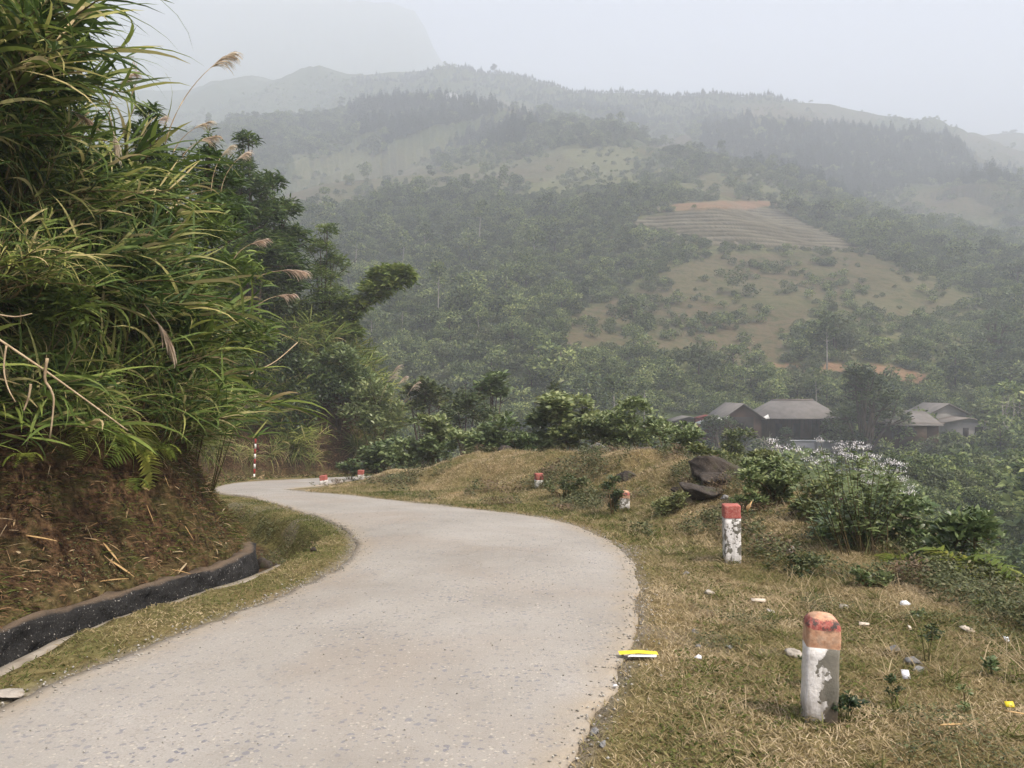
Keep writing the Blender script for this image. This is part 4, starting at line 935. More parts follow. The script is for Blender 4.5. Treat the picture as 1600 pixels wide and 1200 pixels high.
# ---- hanging dead strands and the long dead stem
def strand(px_, d, rad, name, label, mat=DRYSTEM, cat='dead stem'):
    pts = np.array([P(u, v, dd) for (u, v), dd in zip(px_, np.linspace(d[0], d[1], len(px_)))]); g = Geo(); c = catmull(pts, 14) if len(pts) > 2 else np.array([pts[0] * (1 - t) + pts[1] * t for t in np.linspace(0, 1, 8)])
    g.tube(c - c[0], np.linspace(rad, rad * .5, len(c)), 5); o = link(name, g.mesh(name, mat), None, tuple(c[0])); tag(o, label, cat)
strand([(-40, 505), (60, 572), (130, 622), (200, 673)], (5.0, 5.6), .009, 'dead_twig', 'long pale dead stem slanting down across the shaded bank')
strand([(74, 560), (70, 592), (80, 610), (84, 630), (78, 684)], (5.2, 5.3), .011, 'dead_strip', 'pale dead strip hanging below the long slanting stem')
strand([(10, 540), (6, 575), (12, 605), (24, 628)], (5.0, 5.0), .007, 'dead_strip', 'curved dead strip hanging at the left edge of the view')
strand([(48, 600), (45, 620), (37, 642)], (5.3, 5.3), .01, 'dead_strip', 'short brown dead strip between the two pale ones')
strand([(0, 492), (25, 495), (50, 490)], (5.0, 5.0), .006, 'dead_twig', 'thin orange brown twig above the long slanting stem')
strand([(465, 535), (430, 565), (395, 582), (370, 600)], (12, 11), .009, 'dead_twig', 'thin arching stem drooping from the right tip of the thicket')

# ---- shrubs along the outer edge, right of the bend
def shrub(u, vt_, w, vb, d, n, leaf, mat, seed, label, wl=.45, tint0=.45, cluster=6, name='roadside_shrub', cat='shrub', droop=.5, hang=.05, lobn=8, trunk=.02, base_uv=None, flat=.75, tmat=None):
    vt = vt_ - ((30 if 850 < u < 1040 else 18) if (d > 16 and 650 < u < 1100) else 8 if d > 9 else 0)
    rs = np.random.default_rng(seed); H = vb - vt; L = []
    for i in range(lobn):
        t = rs.uniform(0, 1); ww = w * .5 * math.sin(math.pi * min(.95, .25 + .65 * t)); r = rs.uniform(.18, .30) * min(H, w)
        L.append((u + rs.uniform(-1, 1) * (ww - r * .5), vt + r + (H - r * 1.6) * t, r, rs.uniform(-.5, .5) * w * d / F * .6))
    if d > 9: n = int(n * 2.1); leaf *= 1.12; tint0 += .17
    bx, by, bz = (P(*base_uv, d) if base_uv else P(u, vb, d)); bz = min(gz(bx, by), P(u, vb, d)[2] + .3)
    return leafy(name, (bx, by, bz), pxblobs(L, d), n, leaf, mat, seed, wl=wl, tint0=tint0, cluster=cluster, label=label, cat=cat, droop=droop, hang=hang, trunk=trunk, flat=flat, tmat=tmat)
S = shrub
S(588, 680, 88, 742, 26, 700, .17, L_SHRUB, 21, 'dark large leaved shrub beside the small marker post at the far bend', tint0=.25, hang=.3)
S(547, 722, 34, 748, 26.5, 260, .12, L_SHRUB, 22, 'low shrub touching the road edge left of the large leaved one', tint0=.2)
S(640, 692, 90, 735, 23, 700, .14, L_SHRUB, 23, 'pale leaved low shrub on the left end of the grassy mound', tint0=.6)
S(668, 662, 100, 715, 23.5, 600, .18, L_SHRUB, 24, 'open branched shrub with a few yellow leaves above the pale low shrub', tint0=.42)
S(690, 690, 80, 728, 22.5, 700, .11, L_SHRUB, 25, 'dense small shrub on the mound left of centre', tint0=.4)
S(745, 672, 90, 718, 22, 650, .17, L_SHRUB, 26, 'broad leaved shrub drooping over the mound crest', tint0=.5)
S(790, 648, 100, 716, 22, 700, .17, L_SHRUB, 27, 'shrub of grey green leaves behind the mound crest', tint0=.45)
S(818, 690, 90, 718, 21, 800, .09, L_SHRUB, 28, 'low brushy undergrowth on the crest above the marker post', tint0=.3)
S(845, 655, 90, 716, 21.5, 650, .17, L_SHRUB, 29, 'bright leaved shrub directly above the fourth marker post', tint0=.62)
S(890, 625, 95, 716, 21, 900, .19, L_SHRUB, 30, 'tall rosette leaved shrub with some orange leaves', tint0=.5, hang=.3)
S(945, 612, 110, 716, 21, 1700, .13, L_SHRUB, 31, 'tallest pale green shrub at the centre of the hedge', tint0=.55)
S(1000, 632, 120, 724, 20, 1900, .11, L_SHRUB, 32, 'wide bushy shrub right of the tallest one', tint0=.42)
S(1050, 660, 90, 728, 18.5, 1200, .09, L_SHRUB, 33, 'thin leaved shrub where the hedge slopes down', tint0=.35)
S(925, 680, 120, 722, 20, 1000, .09, L_DARK, 34, 'dark low brush at the foot of the tallest pale shrub', tint0=.5)
S(1085, 700, 110, 745, 15.5, 1400, .08, L_DARK, 35, 'dark low brush left of the big boulder', tint0=.6)
S(1150, 668, 60, 725, 30, 700, .14, L_DARK, 36, 'dark bush in front of the small gabled house', tint0=.45)
S(1160, 705, 110, 745, 14, 900, .08, L_DARK, 37, 'reddish brush behind the big boulder', tint0=.7)
S(1210, 712, 118, 790, 10.6, 2600, .055, L_SHRUB, 38, 'dense round bush of glossy small leaves right of the boulder', tint0=.38, cluster=5, wl=.5, lobn=12)
S(1285, 740, 90, 850, 9.4, 1100, .07, L_DARK, 39, 'sprawling dark weeds between the round bush and the flowering bush', tint0=.6)
S(1375, 742, 215, 900, 8.6, 3200, .082, L_SHRUB, 40, 'leafy undergrowth below the white flowering bush', tint0=.55, lobn=14)
S(1480, 768, 150, 925, 7.7, 2400, .09, L_SHRUB, 41, 'leaning leafy bush with upright tips at the verge edge', tint0=.48, lobn=10, hang=-.3)
S(1250, 860, 100, 925, 7.2, 700, .05, L_DARK, 42, 'low dark weeds right behind the second marker post', tint0=.55)
S(1350, 880, 90, 935, 6.7, 650, .045, L_SHRUB, 43, 'low green weeds at the front of the flowering bush', tint0=.4)
S(1590, 950, 60, 1000, 5.7, 400, .035, L_DARK, 44, 'small dark bush at the right edge of the view', tint0=.7)
S(915, 738, 30, 765, 12.6, 260, .05, L_DARK, 45, 'dark weed left of the rounded third marker post', tint0=.35) if False else None
S(958, 748, 30, 800, 11.9, 420, .05, L_DARK, 46, 'dark upright weed just left of the third marker post', tint0=.4)
S(1035, 765, 90, 810, 11.3, 700, .045, L_DARK, 47, 'brown and green weeds right of the third marker post', tint0=.7)
S(880, 745, 80, 780, 14.6, 500, .05, L_DARK, 48, 'brown tangled weeds right of the fourth marker post', tint0=.75)
S(1160, 770, 70, 810, 10.2, 600, .05, L_SHRUB, 49, 'green weeds growing over the lower boulder', tint0=.35)
for j, (u, v, d, h) in enumerate([(1270, 1035, 4.2, 0), (1320, 1105, 3.65, 0), (1450, 1000, 4.6, 0), (1550, 1045, 4.35, 0), (1395, 1080, 3.9, 0), (1510, 1100, 3.75, 0)]):
    S(u, v - [20, 25, 60, 22, 30, 30][j], [40, 50, 50, 34, 40, 36][j], v + 14, d, [160, 260, 240, 160, 160, 140][j], [.022, .026, .024, .026, .022, .02][j], [L_SHRUB, L_DARK, L_DARK, L_SHRUB, L_DARK, L_SHRUB][j], 60 + j,
      ['tiny weed behind the nearest marker post', 'dark weed hugging the right foot of the nearest marker post', 'dark upright weed among the stones on the right verge', 'rounded green weed near the right edge', 'small leafy weed right of the nearest post',
       'low weed by the small yellow scrap'][j], name='verge_weed', cat='weed', tint0=[.4, .3, .35, .55, .4, .5][j], trunk=.004, lobn=4)
# trees standing just past the hedge
leafy('small_tree', (*P(772, 700, 36)[:2], gz(*P(772, 700, 36)[:2])), pxblobs([(765, 600, 16, 0), (778, 596, 14, 0), (752, 608, 12, 0), (785, 612, 12, 0), (770, 615, 14, 0)], 36), 520, .34, L_SHRUB, 71, trunk=.07, wl=.5, cluster=7, tint0=.55, hang=.3, label='small tree with a bright umbrella of big leaves above the hedge', cat='tree', tmat=BARK)
leafy('small_tree', (*P(870, 720, 38)[:2], gz(*P(870, 720, 38)[:2])), pxblobs([(870, 606, 8, 0), (870, 622, 14, 0), (868, 640, 20, 0), (872, 660, 22, 0)], 38), 900, .3, L_DARK, 72, trunk=.06, wl=.4, cluster=6, tint0=.45, label='dark pointed young tree behind the rosette shrub', cat='tree', tmat=BARK)
leafy('small_tree', (*P(662, 720, 38)[:2], gz(*P(662, 720, 38)[:2])), pxblobs([(640, 618, 20, 0), (665, 610, 22, 0), (690, 622, 20, 0), (672, 632, 24, 1), (650, 640, 18, 0)], 38), 1500, .28, L_DARK, 73, trunk=.08, wl=.45, cluster=8, tint0=.55, hang=.1, label='dark flat crowned tree behind the left end of the hedge', cat='tree', tmat=BARK)
leafy('small_tree', (*P(725, 720, 34)[:2], gz(*P(725, 720, 34)[:2])), pxblobs([(715, 645, 26, 0), (742, 640, 26, 0), (730, 625, 20, 0), (700, 660, 24, 0), (760, 655, 22, 0)], 34), 2200, .26, L_DARK, 74, trunk=.07, wl=.22, cluster=8, tint0=.6, hang=.3, label='narrow leaved drooping tree between the flat crowned tree and the umbrella tree', cat='tree', tmat=BARK)

# ---- white flowering bush
def flower_bush():
    rs = np.random.default_rng(88); d = 7.9; pts = [(1205, 690), (1213, 700), (1282, 690), (1308, 702), (1318, 694), (1330, 700), (1338, 694), (1347, 702), (1355, 712), (1362, 722), (1370, 716), (1378, 728), (1390, 722), (1402, 738), (1408, 728), (1262, 718), (1275, 724), (1290, 716),
                                                         (1345, 735), (1350, 746), (1358, 755), (1310, 740), (1300, 722), (1325, 715), (1395, 755), (1410, 752), (1425, 762), (1408, 748), (1385, 740), (1230, 702), (1248, 706), (1420, 770), (1340, 718), (1368, 740), (1315, 710), (1402, 726), (1280, 706), (1355, 700)]
    bx, by, _ = P(1345, 880, d); b0 = np.array([bx, by, gz(bx, by)]); st = Geo(); lf = Geo(); fl = Geo()
    for (u, v) in pts:
        dd = d + rs.uniform(-.45, .45); e = np.array(P(u, v, dd)) - b0; s0 = np.array([e[0] * .35 + rs.normal() * .08, rs.normal() * .1, 0]); m = (s0 + e) / 2 + [-.03, 0, .08]
        c = np.array([(1 - t) ** 2 * s0 + 2 * t * (1 - t) * m + t * t * e for t in np.linspace(0, 1, 7)]); st.tube(c, np.linspace(.006, .002, 7), 4, tint=rs.random(), cap=False)
        n = 44; t_ = rs.uniform(.2, .97, n); p = np.stack([np.interp(t_, np.linspace(0, 1, 7), c[:, k]) for k in range(3)], -1); a = rs.uniform(0, 6.28, n)
        lf.ribbons(p, np.stack([np.cos(a), np.sin(a), rs.uniform(-.2, .7, n)], -1), rs.uniform(.05, .10, n), rs.uniform(.022, .036, n), K=3, droop=.6, tint=np.clip(rs.normal(.62, .18, n), 0, 1), prof=[.25, 1, .7, .03], roll=.4)
        nf = 46; q = e + rs.normal(size=(nf, 3)) * [.034, .034, .014]; q[:, 2] += .01
        fl.ribbons(q, rs.normal(size=(nf, 3)) *   .6 + [0, 0, 1.], .014, .008, K=2, droop=0, tint=rs.uniform(0, 1, nf), prof=[.7, 1, .5])
    r = empty('flowering_bush', b0); tag(r, 'tall bush topped with clusters of small white flowers', 'bush')
    link('stems', st.mesh('stems', STEM), r); link('leaves', lf.mesh('leaves', L_SHRUB, smooth=False), r)
    link('flowers', fl.mesh('flowers', simple_mat('white_petal', (.74, .72, .72), (.60, .58, .58), 60, .7)), r)
flower_bush()
def pink(u, v, d, lab):
    rs = np.random.default_rng(int(u)); g = Geo(); p = rs.normal(size=(26, 3)) * .008; g.ribbons(p, rs.normal(size=(26, 3)) + [0, 0, .3], .014, .010, K=2, droop=.2, prof=[.4, 1, .4]); g.tube([[0, 0, 0], [0, .05, -.12]], [.003, .003], 4)
    o = link('pink_flower', g.mesh('pink_flower', simple_mat('pink_petal', (.42, .12, .24), (.30, .08, .16), 40, .6)), None, P(u, v, d)); tag(o, lab, 'flower')
pink(1352, 808, 7.9, 'upper right pink flower hanging under the white flowering bush'); pink(1335, 816, 7.9, 'lower left pink flower hanging under the white flowering bush'); pink(1315, 779, 8.0, 'faint pink flower nearest the round bush')
# broad leaves and ferns at the edge
for j, (u, v, d, s_) in enumerate([(1400, 880, 7.6, .8), (1500, 870, 7.2, .9), (1540, 890, 7.0, .8), (1450, 905, 7.0, .6), (1105, 748, 11.5, .45), (1550, 955, 6.0, .4), (40, 700, 5.6, .35), (150, 660, 6.2, .5), (250, 690, 7.2, .4), (205, 740, 6.6, .35)]):
    x, y, z = P(u, v + 12, d); o = link('fern', FERN[j % 3], None, (x, y, max(z, gz(x, y)) if j != 4 else gz(x, y))); o.scale = (s_,) * 3; o.rotation_euler[2] = j * 1.1
    tag(o, ['fern under the flowering bush', 'upper fern on the verge edge at the right', 'dark fern overhanging the ravine at the right', 'fern on the front of the leaning bush', 'small bright yellow fern on the mound left of the boulder', 'little fern in the grass at the far right',
            'small fern on the soil by the left edge', 'fern under the thicket by the long dead stem', 'fern on the shaded soil near the nose', 'small fern in the middle of the bare bank'][j], 'fern')
# ------------------------------------------------------------------ roadside marker posts
def post_material(seed, wear, split=False, red=(.42, .05, .035), old=False):
    """flaking white paint over grey concrete"""
    m, t, out = nt('worn_white_paint'); tc = N(t, 'ShaderNodeTexCoord').outputs['Object']
    mp = N(t, 'ShaderNodeMapping'); mp.inputs['Location'].default_value = (seed * 3.1, seed, 0); t.links.new(tc, mp.inputs[0])
    n = noise(t, 18, 6, .6, vec=mp.outputs[0]); f2 = noise(t, 60, 4, .6, vec=mp.outputs[0]); big = noise(t, 6, 4, .6, vec=mp.outputs[0])
    conc = ramp(t, big, [(.3, (.10, .097, .075)), (.7, (.21, .20, .165))]); white = ramp(t, f2, [(.3, (.62, .60, .56)), (.6, (.80, .79, .77))])
    k = mth(t, 'ADD', n, mth(t, 'MULTIPLY', f2, .25))
    if split:
        sx = N(t, 'ShaderNodeSeparateXYZ'); t.links.new(tc, sx.inputs[0])
        k = mth(t, 'ADD', k, mth(t, 'MULTIPLY', sx.outputs[0], 4.2))
    msk = mth(t, 'MULTIPLY_ADD', k, 30, -30 * wear, clamp=True)
    c = mixc(t, msk, white, conc)
    c = mixc(t, mth(t, 'MULTIPLY_ADD', noise(t, 35, 5, .7, vec=mp.outputs[0]), 9, -5.6, clamp=True), c, (.05, .045, .035))
    sz_ = N(t, 'ShaderNodeSeparateXYZ'); t.links.new(tc, sz_.inputs[0]); low = mth(t, 'MULTIPLY_ADD', sz_.outputs[2], -9, 1.25, clamp=True)
    c = mixc(t, mth(t, 'MULTIPLY', low, mth(t, 'MULTIPLY_ADD', n, 1.6, -.1, clamp=True)), c, (.12, .09, .055))
    st_ = N(t, 'ShaderNodeMapping'); st_.inputs['Scale'].default_value = (45, 45, 3); t.links.new(tc, st_.inputs[0]); c = mixc(t, mth(t, 'MULTIPLY_ADD', noise(t, 1, 3, .6, vec=st_.outputs[0]), 3, -1.6, clamp=True), c, (.22, .20, .16))
    p = N(t, 'ShaderNodeBsdfPrincipled'); p.inputs['Roughness'].default_value = .85; t.links.new(c, p.inputs['Base Color'])
    b = N(t, 'ShaderNodeBump'); b.inputs['Strength'].default_value = .8; b.inputs['Distance'].default_value = .004; t.links.new(mth(t, 'SUBTRACT', f2, msk), b.inputs['Height'])
    t.links.new(b.outputs[0], p.inputs['Normal']); t.links.new(p.outputs[0], out.inputs[0]); return m
def cap_material(seed, old):
    m, t, out = nt('red_paint'); tc = N(t, 'ShaderNodeTexCoord').outputs['Object']
    mp = N(t, 'ShaderNodeMapping'); mp.inputs['Location'].default_value = (seed, seed * 2, 0); t.links.new(tc, mp.inputs[0])
    n = noise(t, 22, 5, .65, vec=mp.outputs[0]); n2 = noise(t, 70, 4, .6, vec=mp.outputs[0])
    red = ramp(t, n2, [(.3, (.26, .05, .04)), (.5, (.36, .095, .075)), (.68, (.42, .20, .16))])
    if old:
        sx = N(t, 'ShaderNodeSeparateXYZ'); t.links.new(tc, sx.inputs[0]); z = sx.outputs[2]
        org = ramp(t, n, [(.3, (.40, .19, .11)), (.5, (.53, .31, .19)), (.68, (.60, .42, .30))])
        band = mth(t, 'SUBTRACT', 1, mth(t, 'ABSOLUTE', mth(t, 'MULTIPLY', mth(t, 'SUBTRACT', z, old), 26)), clamp=True)
        c = mixc(t, mth(t, 'MULTIPLY_ADD', mth(t, 'MULTIPLY', band, mth(t, 'MULTIPLY_ADD', n, 3.2, -.75)), 6, -1.6, clamp=True), org, red)
        c = mixc(t, mth(t, 'MULTIPLY', mth(t, 'MULTIPLY_ADD', noise(t, 30, 5, .7, vec=mp.outputs[0]), 12, -5.9, clamp=True), mth(t, 'ADD', band, .25, clamp=True)), c, (.06, .05, .045))
    else: c = mixc(t, mth(t, 'MULTIPLY_ADD', n, 8, -5.0, clamp=True), red, (.55, .22, .15))
    p = N(t, 'ShaderNodeBsdfPrincipled'); p.inputs['Roughness'].default_value = .8; t.links.new(c, p.inputs['Base Color'])
    b = N(t, 'ShaderNodeBump'); b.inputs['Strength'].default_value = .6; b.inputs['Distance'].default_value = .003; t.links.new(n2, b.inputs['Height']); t.links.new(b.outputs[0], p.inputs['Normal'])
    t.links.new(p.outputs[0], out.inputs[0]); return m
def prism(w, z0, z1, dome, seed, bev=.012, prof_n=6):
    """square shaft with chipped bevelled edges; dome > 0 rounds the top"""
    rs = np.random.default_rng(seed); g = Geo(); h = w / 2
    def ring(s, z): 
        b = min(bev, s * .8); pts = []
        for (sx, sy) in ((1, 1), (-1, 1), (-1, -1), (1, -1)):
            a0 = {(1, 1): 0, (-1, 1): 90, (-1, -1): 180, (1, -1): 270}[(sx, sy)]
            for k in range(3):
                a = math.radians(a0 + k * 45); pts.append((sx * (s - b) + math.cos(a) * b, sy * (s - b) + math.sin(a) * b, z))
        mids = []
        for i in range(12):
            mids.append(pts[i]); 
            if i % 3 == 2:
                q = pts[(i + 1) % 12]; 
                for f in (.25, .5, .75): mids.append(tuple(pts[i][c] * (1 - f) + q[c] * f for c in range(3)))
        return np.array(mids)
    rings = [ring(h, z) for z in np.linspace(z0, z1, 14)]
    if dome:
        for k in range(1, prof_n + 1):
            a = k / prof_n * math.pi / 2; rings.append(ring(max(h * math.cos(a), h * .12), z1 + dome * math.sin(a)))
    else:
        rings.append(ring(h - .008, z1 + .006)); 
    V = np.concatenate(rings); n = len(rings[0]); m = len(rings)
    V[:, :2] += (np.stack([vnoise(V[:, 0] * 30 + seed, V[:, 2] * 25), vnoise(V[:, 1] * 30, V[:, 2] * 25 + seed)], -1) - .5) * .006
    i = (np.arange(m - 1)[:, None] * n); j = np.arange(n)[None]; q = np.stack([i + j, i + (j + 1) % n, i + n + (j + 1) % n, i + n + j], -1).reshape(-1, 4)
    V = np.vstack([V, rings[-1].mean(0)]); t_ = np.stack([(m - 1) * n + np.arange(n), (m - 1) * n + (np.arange(n) + 1) % n, np.full(n, m * n)], -1)
    g.add(V, q, t_); return g
def marker(ub, vb, d, wpx, vtop, capf, dome, yaw, seed, wear, label, split=False, old=False, tilt=(0, 0)):
    x, y, _ = P(ub, vb, d); z = EYE + (HV - vb) / F * d; w = wpx * d / F * .93; H = (vb - vtop) * d / F
    r = empty('marker_post', (x, y, z), R(yaw)); r.rotation_euler[0] = R(tilt[0]); r.rotation_euler[1] = R(tilt[1])
    tag(r, label, 'marker post', 'red topped white marker posts along the outside of the bend')
    dm = w * .42 if dome else 0; zc = H * (1 - capf)
    sh_ = prism(w, -.25, zc, 0, seed); link('shaft', sh_.mesh('shaft', post_material(seed, wear, split)), r)
    cp = prism(w + .003, zc + .0005, H - dm, dm, seed + 50); link('cap', cp.mesh('cap', cap_material(seed, old and (H - dm * .7))), r)
    return r
marker(1279, 1122, 3.72, 52, 957, .30, True, -12, 1, .62, 'nearest marker post, half bare grey concrete with a rounded faded orange top', split=True, old=True, tilt=(-1, 2))
marker(1144, 884, 7.6, 27, 789, .20, False, -6, 2, .645, 'second marker post, flat topped with bright red cap and flaking white paint', tilt=(0, -1))
marker(976, 800, 12.2, 17, 766, .34, True, -8, 3, .60, 'third marker post, short and rounded with orange top, among brown weeds', old=True)
marker(842, 776, 16.4, 13, 740, .26, False, 10, 4, .70, 'fourth marker post, white with red top in front of the grassy mound')
marker(564, 750, 24.6, 9.5, 735, .42, False, 0, 5, .74, 'small marker post at the foot of the dark large leaved shrub')
marker(507, 759, 21.8, 11, 743, .45, False, 0, 6, .7, 'leaning stubby marker post beside the road at the far bend', tilt=(0, -8))
# striped pole on the far verge
def striped_pole():
    x, y, _ = P(397, 742, 29.3); z = gz(x, y); r = empty('striped_pole', (x, y, z)); r.rotation_euler[1] = R(2.2); tag(r, 'thin red and white striped pole standing on the far verge', 'pole')
    wm = simple_mat('white_pole_paint', (.75, .74, .70), (.6, .59, .55), 30); rm = simple_mat('red_pole_paint', (.32, .03, .025), (.22, .02, .02), 30); H = 1.52; nb = 8
    for i in range(nb):
        g = Geo(); g.tube([[0, 0, H * i / nb - (.1 if i == 0 else 0)], [0, 0, H * (i + 1) / nb]], [.033, .033], 10); link('red_band' if i % 2 else 'white_band', g.mesh('band', rm if i % 2 else wm), r)
    g = Geo(); g.add([(.045, -.012, 1.1), (.20, -.012, 1.06), (.10, -.012, 1.33), (.045, .0, 1.1), (.20, .0, 1.06), (.10, .0, 1.33)], [(0, 1, 4, 3), (1, 2, 5, 4), (2, 0, 3, 5)], [(0, 2, 1), (3, 4, 5)]); link('pennant', g.mesh('pennant', simple_mat('dull_red', (.13, .04, .03), (.09, .03, .025)), smooth=False), r)
striped_pole()

# ------------------------------------------------------------------ the masonry side of the drain
def drain_wall():
    f = np.array(catmull(FOOT[:8], 300)); f = f[(f[:, 1] > -6) & (f[:, 1] < 9.0)]; seg = np.r_[0, np.cumsum(np.linalg.norm(np.diff(f, axis=0), axis=1))]
    s = np.arange(0, seg[-1], .035); c = np.stack([np.interp(s, seg, f[:, k]) for k in (0, 1)], -1); tg = np.gradient(c, axis=0); tg /= np.linalg.norm(tg, axis=1, keepdims=True); nx = np.stack([tg[:, 1], -tg[:, 0]], -1)
    hs = np.linspace(0, 1, 15); rows = []; n = len(c)
    for k, h in enumerate(hs):
        z = base(c[:, 1]) - .60 + .635 * h; off = .09 - .05 * h + (vnoise(s * 9, np.full(n, h * 9), 5) - .5) * .055 + (vnoise(s * 28, np.full(n, h * 22), 6) - .5) * .03; p = c + nx * off[:, None]; rows.append(np.column_stack([p, z + (vnoise(s * 4, s * 0, 9) - .5) * .05 * h]))
    for back, dz in ((-.02, .018), (-.12, .01), (-.22, -.12)):
        p = c + nx * back; rows.append(np.column_stack([p, base(c[:, 1]) + .035 + dz + (vnoise(s * 6, s * 0 + back * 9, 7) - .5) * .05]))
    V = np.concatenate(rows); q = gquads((len(rows), n))
    m, t, out = nt('blackened_stone'); tc = N(t, 'ShaderNodeTexCoord').outputs['Object']
    vo = N(t, 'ShaderNodeTexVoronoi'); vo.inputs['Scale'].default_value = 6; t.links.new(tc, vo.inputs['Vector'])
    n1 = noise(t, 25, 6, .7, vec=tc); n2 = noise(t, 60, 3, .7, vec=tc)
    col = ramp(t, n1, [(.3, (.003, .003, .0025)), (.6, (.011, .010, .009)), (.8, (.035, .031, .027))])
    col = mixc(t, mth(t, 'MULTIPLY_ADD', n2, 24, -15.3, clamp=True), col, (.48, .46, .42))
    g_ = N(t, 'ShaderNodeNewGeometry'); sz = N(t, 'ShaderNodeSeparateXYZ'); t.links.new(g_.outputs['Normal'], sz.inputs[0])
    col = mixc(t, mth(t, 'MULTIPLY_ADD', sz.outputs[2], 3, -2.0, clamp=True), col, (.14, .10, .065))
    p = N(t, 'ShaderNodeBsdfPrincipled'); p.inputs['Roughness'].default_value = .8; t.links.new(col, p.inputs['Base Color'])
    b = N(t, 'ShaderNodeBump'); b.inputs['Strength'].default_value = 1; b.inputs['Distance'].default_value = .03; t.links.new(mth(t, 'ADD', vo.outputs['Distance'], n1), b.inputs['Height']); t.links.new(b.outputs[0], p.inputs['Normal']); t.links.new(p.outputs[0], out.inputs[0])
    o = link('drain_wall', mk('drain_wall', V, q, mat=m)); tag(o, 'low black stone wall lining the roadside drain at the foot of the bank', 'wall')
    # thin concrete lip on the road side
    rows = []
    nn = vnoise(s * 2.2, s * 0, 12)
    c2 = c; keep_ = c[:, 1] < 7.7; c = c[keep_]; nx = nx[keep_]; s = s[keep_]; nn = nn[keep_]; n = len(c)
    for off, z in ((.43, -.42), (.44, -.02), (.455, .014), (.53, .016), (.56, -.05)):
        p = c + nx * (off + (vnoise(s * 5, s * 0 + off, 3) - .5) * .03)[:, None]; rows.append(np.column_stack([p, base(c[:, 1]) + z + (nn - .5) * .02]))
    V = np.concatenate(rows); o = link('drain_lip', mk('drain_lip', V, gquads((len(rows), n))[:, ::-1], mat=simple_mat('grey_mortar', (.30, .27, .22), (.17, .145, .11), 9, .9, .006, 50))); tag(o, 'broken grey mortar lip along the road side of the drain', 'kerb')
drain_wall()

# ------------------------------------------------------------------ rocks
def rock_mat(name, a, b, mossy=(.05, .055, .02)):
    m, t, out = nt(name); tc = N(t, 'ShaderNodeTexCoord').outputs['Object']; n = noise(t, 7, 7, .65, vec=tc); n2 = noise(t, 40, 5, .7, vec=tc)
    c = ramp(t, n, [(.3, a), (.65, b)]); c = mixc(t, mth(t, 'MULTIPLY_ADD', n2, 10, -6.2, clamp=True), c, (.35, .33, .28)); c = mixc(t, mth(t, 'MULTIPLY_ADD', noise(t, 4, 5, .6, vec=tc), 8, -4.4, clamp=True), c, mossy)
    p = N(t, 'ShaderNodeBsdfPrincipled'); p.inputs['Roughness'].default_value = .9; t.links.new(c, p.inputs['Base Color']); bb = N(t, 'ShaderNodeBump'); bb.inputs['Strength'].default_value = 1; bb.inputs['Distance'].default_value = .03
    t.links.new(mth(t, 'ADD', n, mth(t, 'MULTIPLY', n2, .4)), bb.inputs['Height']); t.links.new(bb.outputs[0], p.inputs['Normal']); t.links.new(p.outputs[0], out.inputs[0]); return m
RK_DARK = rock_mat('dark_rock', (.016, .012, .009), (.06, .046, .034)); RK_GREY = rock_mat('grey_rock', (.14, .14, .14), (.28, .28, .27), (.16, .14, .10)); RK_PALE = rock_mat('pale_rock', (.30, .27, .23), (.48, .44, .38), (.25, .2, .14))
def rock(u, v, d, sx, sy, sz, seed, mat, label, name='boulder', cat='boulder', rot=0, cuts=17, res=34):
    rs = np.random.default_rng(seed); th, ph = np.meshgrid(np.linspace(0, 2 * math.pi, res * 2, endpoint=False), np.linspace(.02, math.pi - .02, res)); d_ = np.stack([np.sin(ph) * np.cos(th), np.sin(ph) * np.sin(th), np.cos(ph)], -1).reshape(-1, 3)
    r = np.ones(len(d_)) * 1.2
    for _ in range(cuts):
        n_ = rs.normal(size=3); n_ /= np.linalg.norm(n_); h = rs.uniform(.55, .95); dt = d_ @ n_; r = np.where(dt > .05, np.minimum(r, h / np.maximum(dt, .05)), r)
    V = d_ * r[:, None]; V *= 1 + .16 * (fbm(V[:, 0] * 2 + V[:, 2] * 1.7 + seed, V[:, 1] * 2 - V[:, 2] * 1.3, seed) + .5 * fbm(V[:, 0] * 6 + V[:, 2] * 5, V[:, 1] * 6, seed + 1))[:, None]; V *= [sx, sy, sz]
    n = res * 2; i = np.arange(res - 1)[:, None] * n; j = np.arange(n)[None]; q = np.stack([i + j, i + n + j, i + n + (j + 1) % n, i + (j + 1) % n], -1).reshape(-1, 4); V2 = np.vstack([V, [[0, 0, V[:, 2].max()], [0, 0, V[:, 2].min()]]]); jj = np.arange(n)
    t_ = np.vstack([np.stack([jj, (jj + 1) % n, np.full(n, res * n)], -1), np.stack([(res - 1) * n + (jj + 1) % n, (res - 1) * n + jj, np.full(n, res * n + 1)], -1)])
    g = Geo(); g.add(V2, q, t_); x, y, _ = P(u, v, d); z = gz(x, y); o = link(name, g.mesh(name, mat), None, (x, y, z + sz * .35)); o.rotation_euler = (rs.uniform(-.2, .2), rs.uniform(-.2, .2), rot); tag(o, label, cat); return o
rock(1120, 757, 12.4, .44, .35, .29, 3, RK_DARK, 'big dark mossy boulder on the mound left of the round bush', rot=.3)
rock(1118, 776, 12.0, .36, .3, .16, 5, RK_DARK, 'flat dark boulder wedged under the big mossy one', rot=.1)
rock(1098, 798, 11.5, .36, .3, .17, 8, RK_DARK, 'lowest dark boulder with weeds growing over its right side', rot=-.2)
rock(1248, 797, 9.8, .15, .13, .13, 11, RK_DARK, 'small dark boulder under the gap between round bush and flowering bush')
rock(938, 722, 17.8, .28, .2, .16, 13, RK_GREY, 'grey rock on the crest above the third marker post')
rock(1010, 736, 16.2, .26, .2, .14, 14, RK_DARK, 'dark rock on the crest right of the grey one')
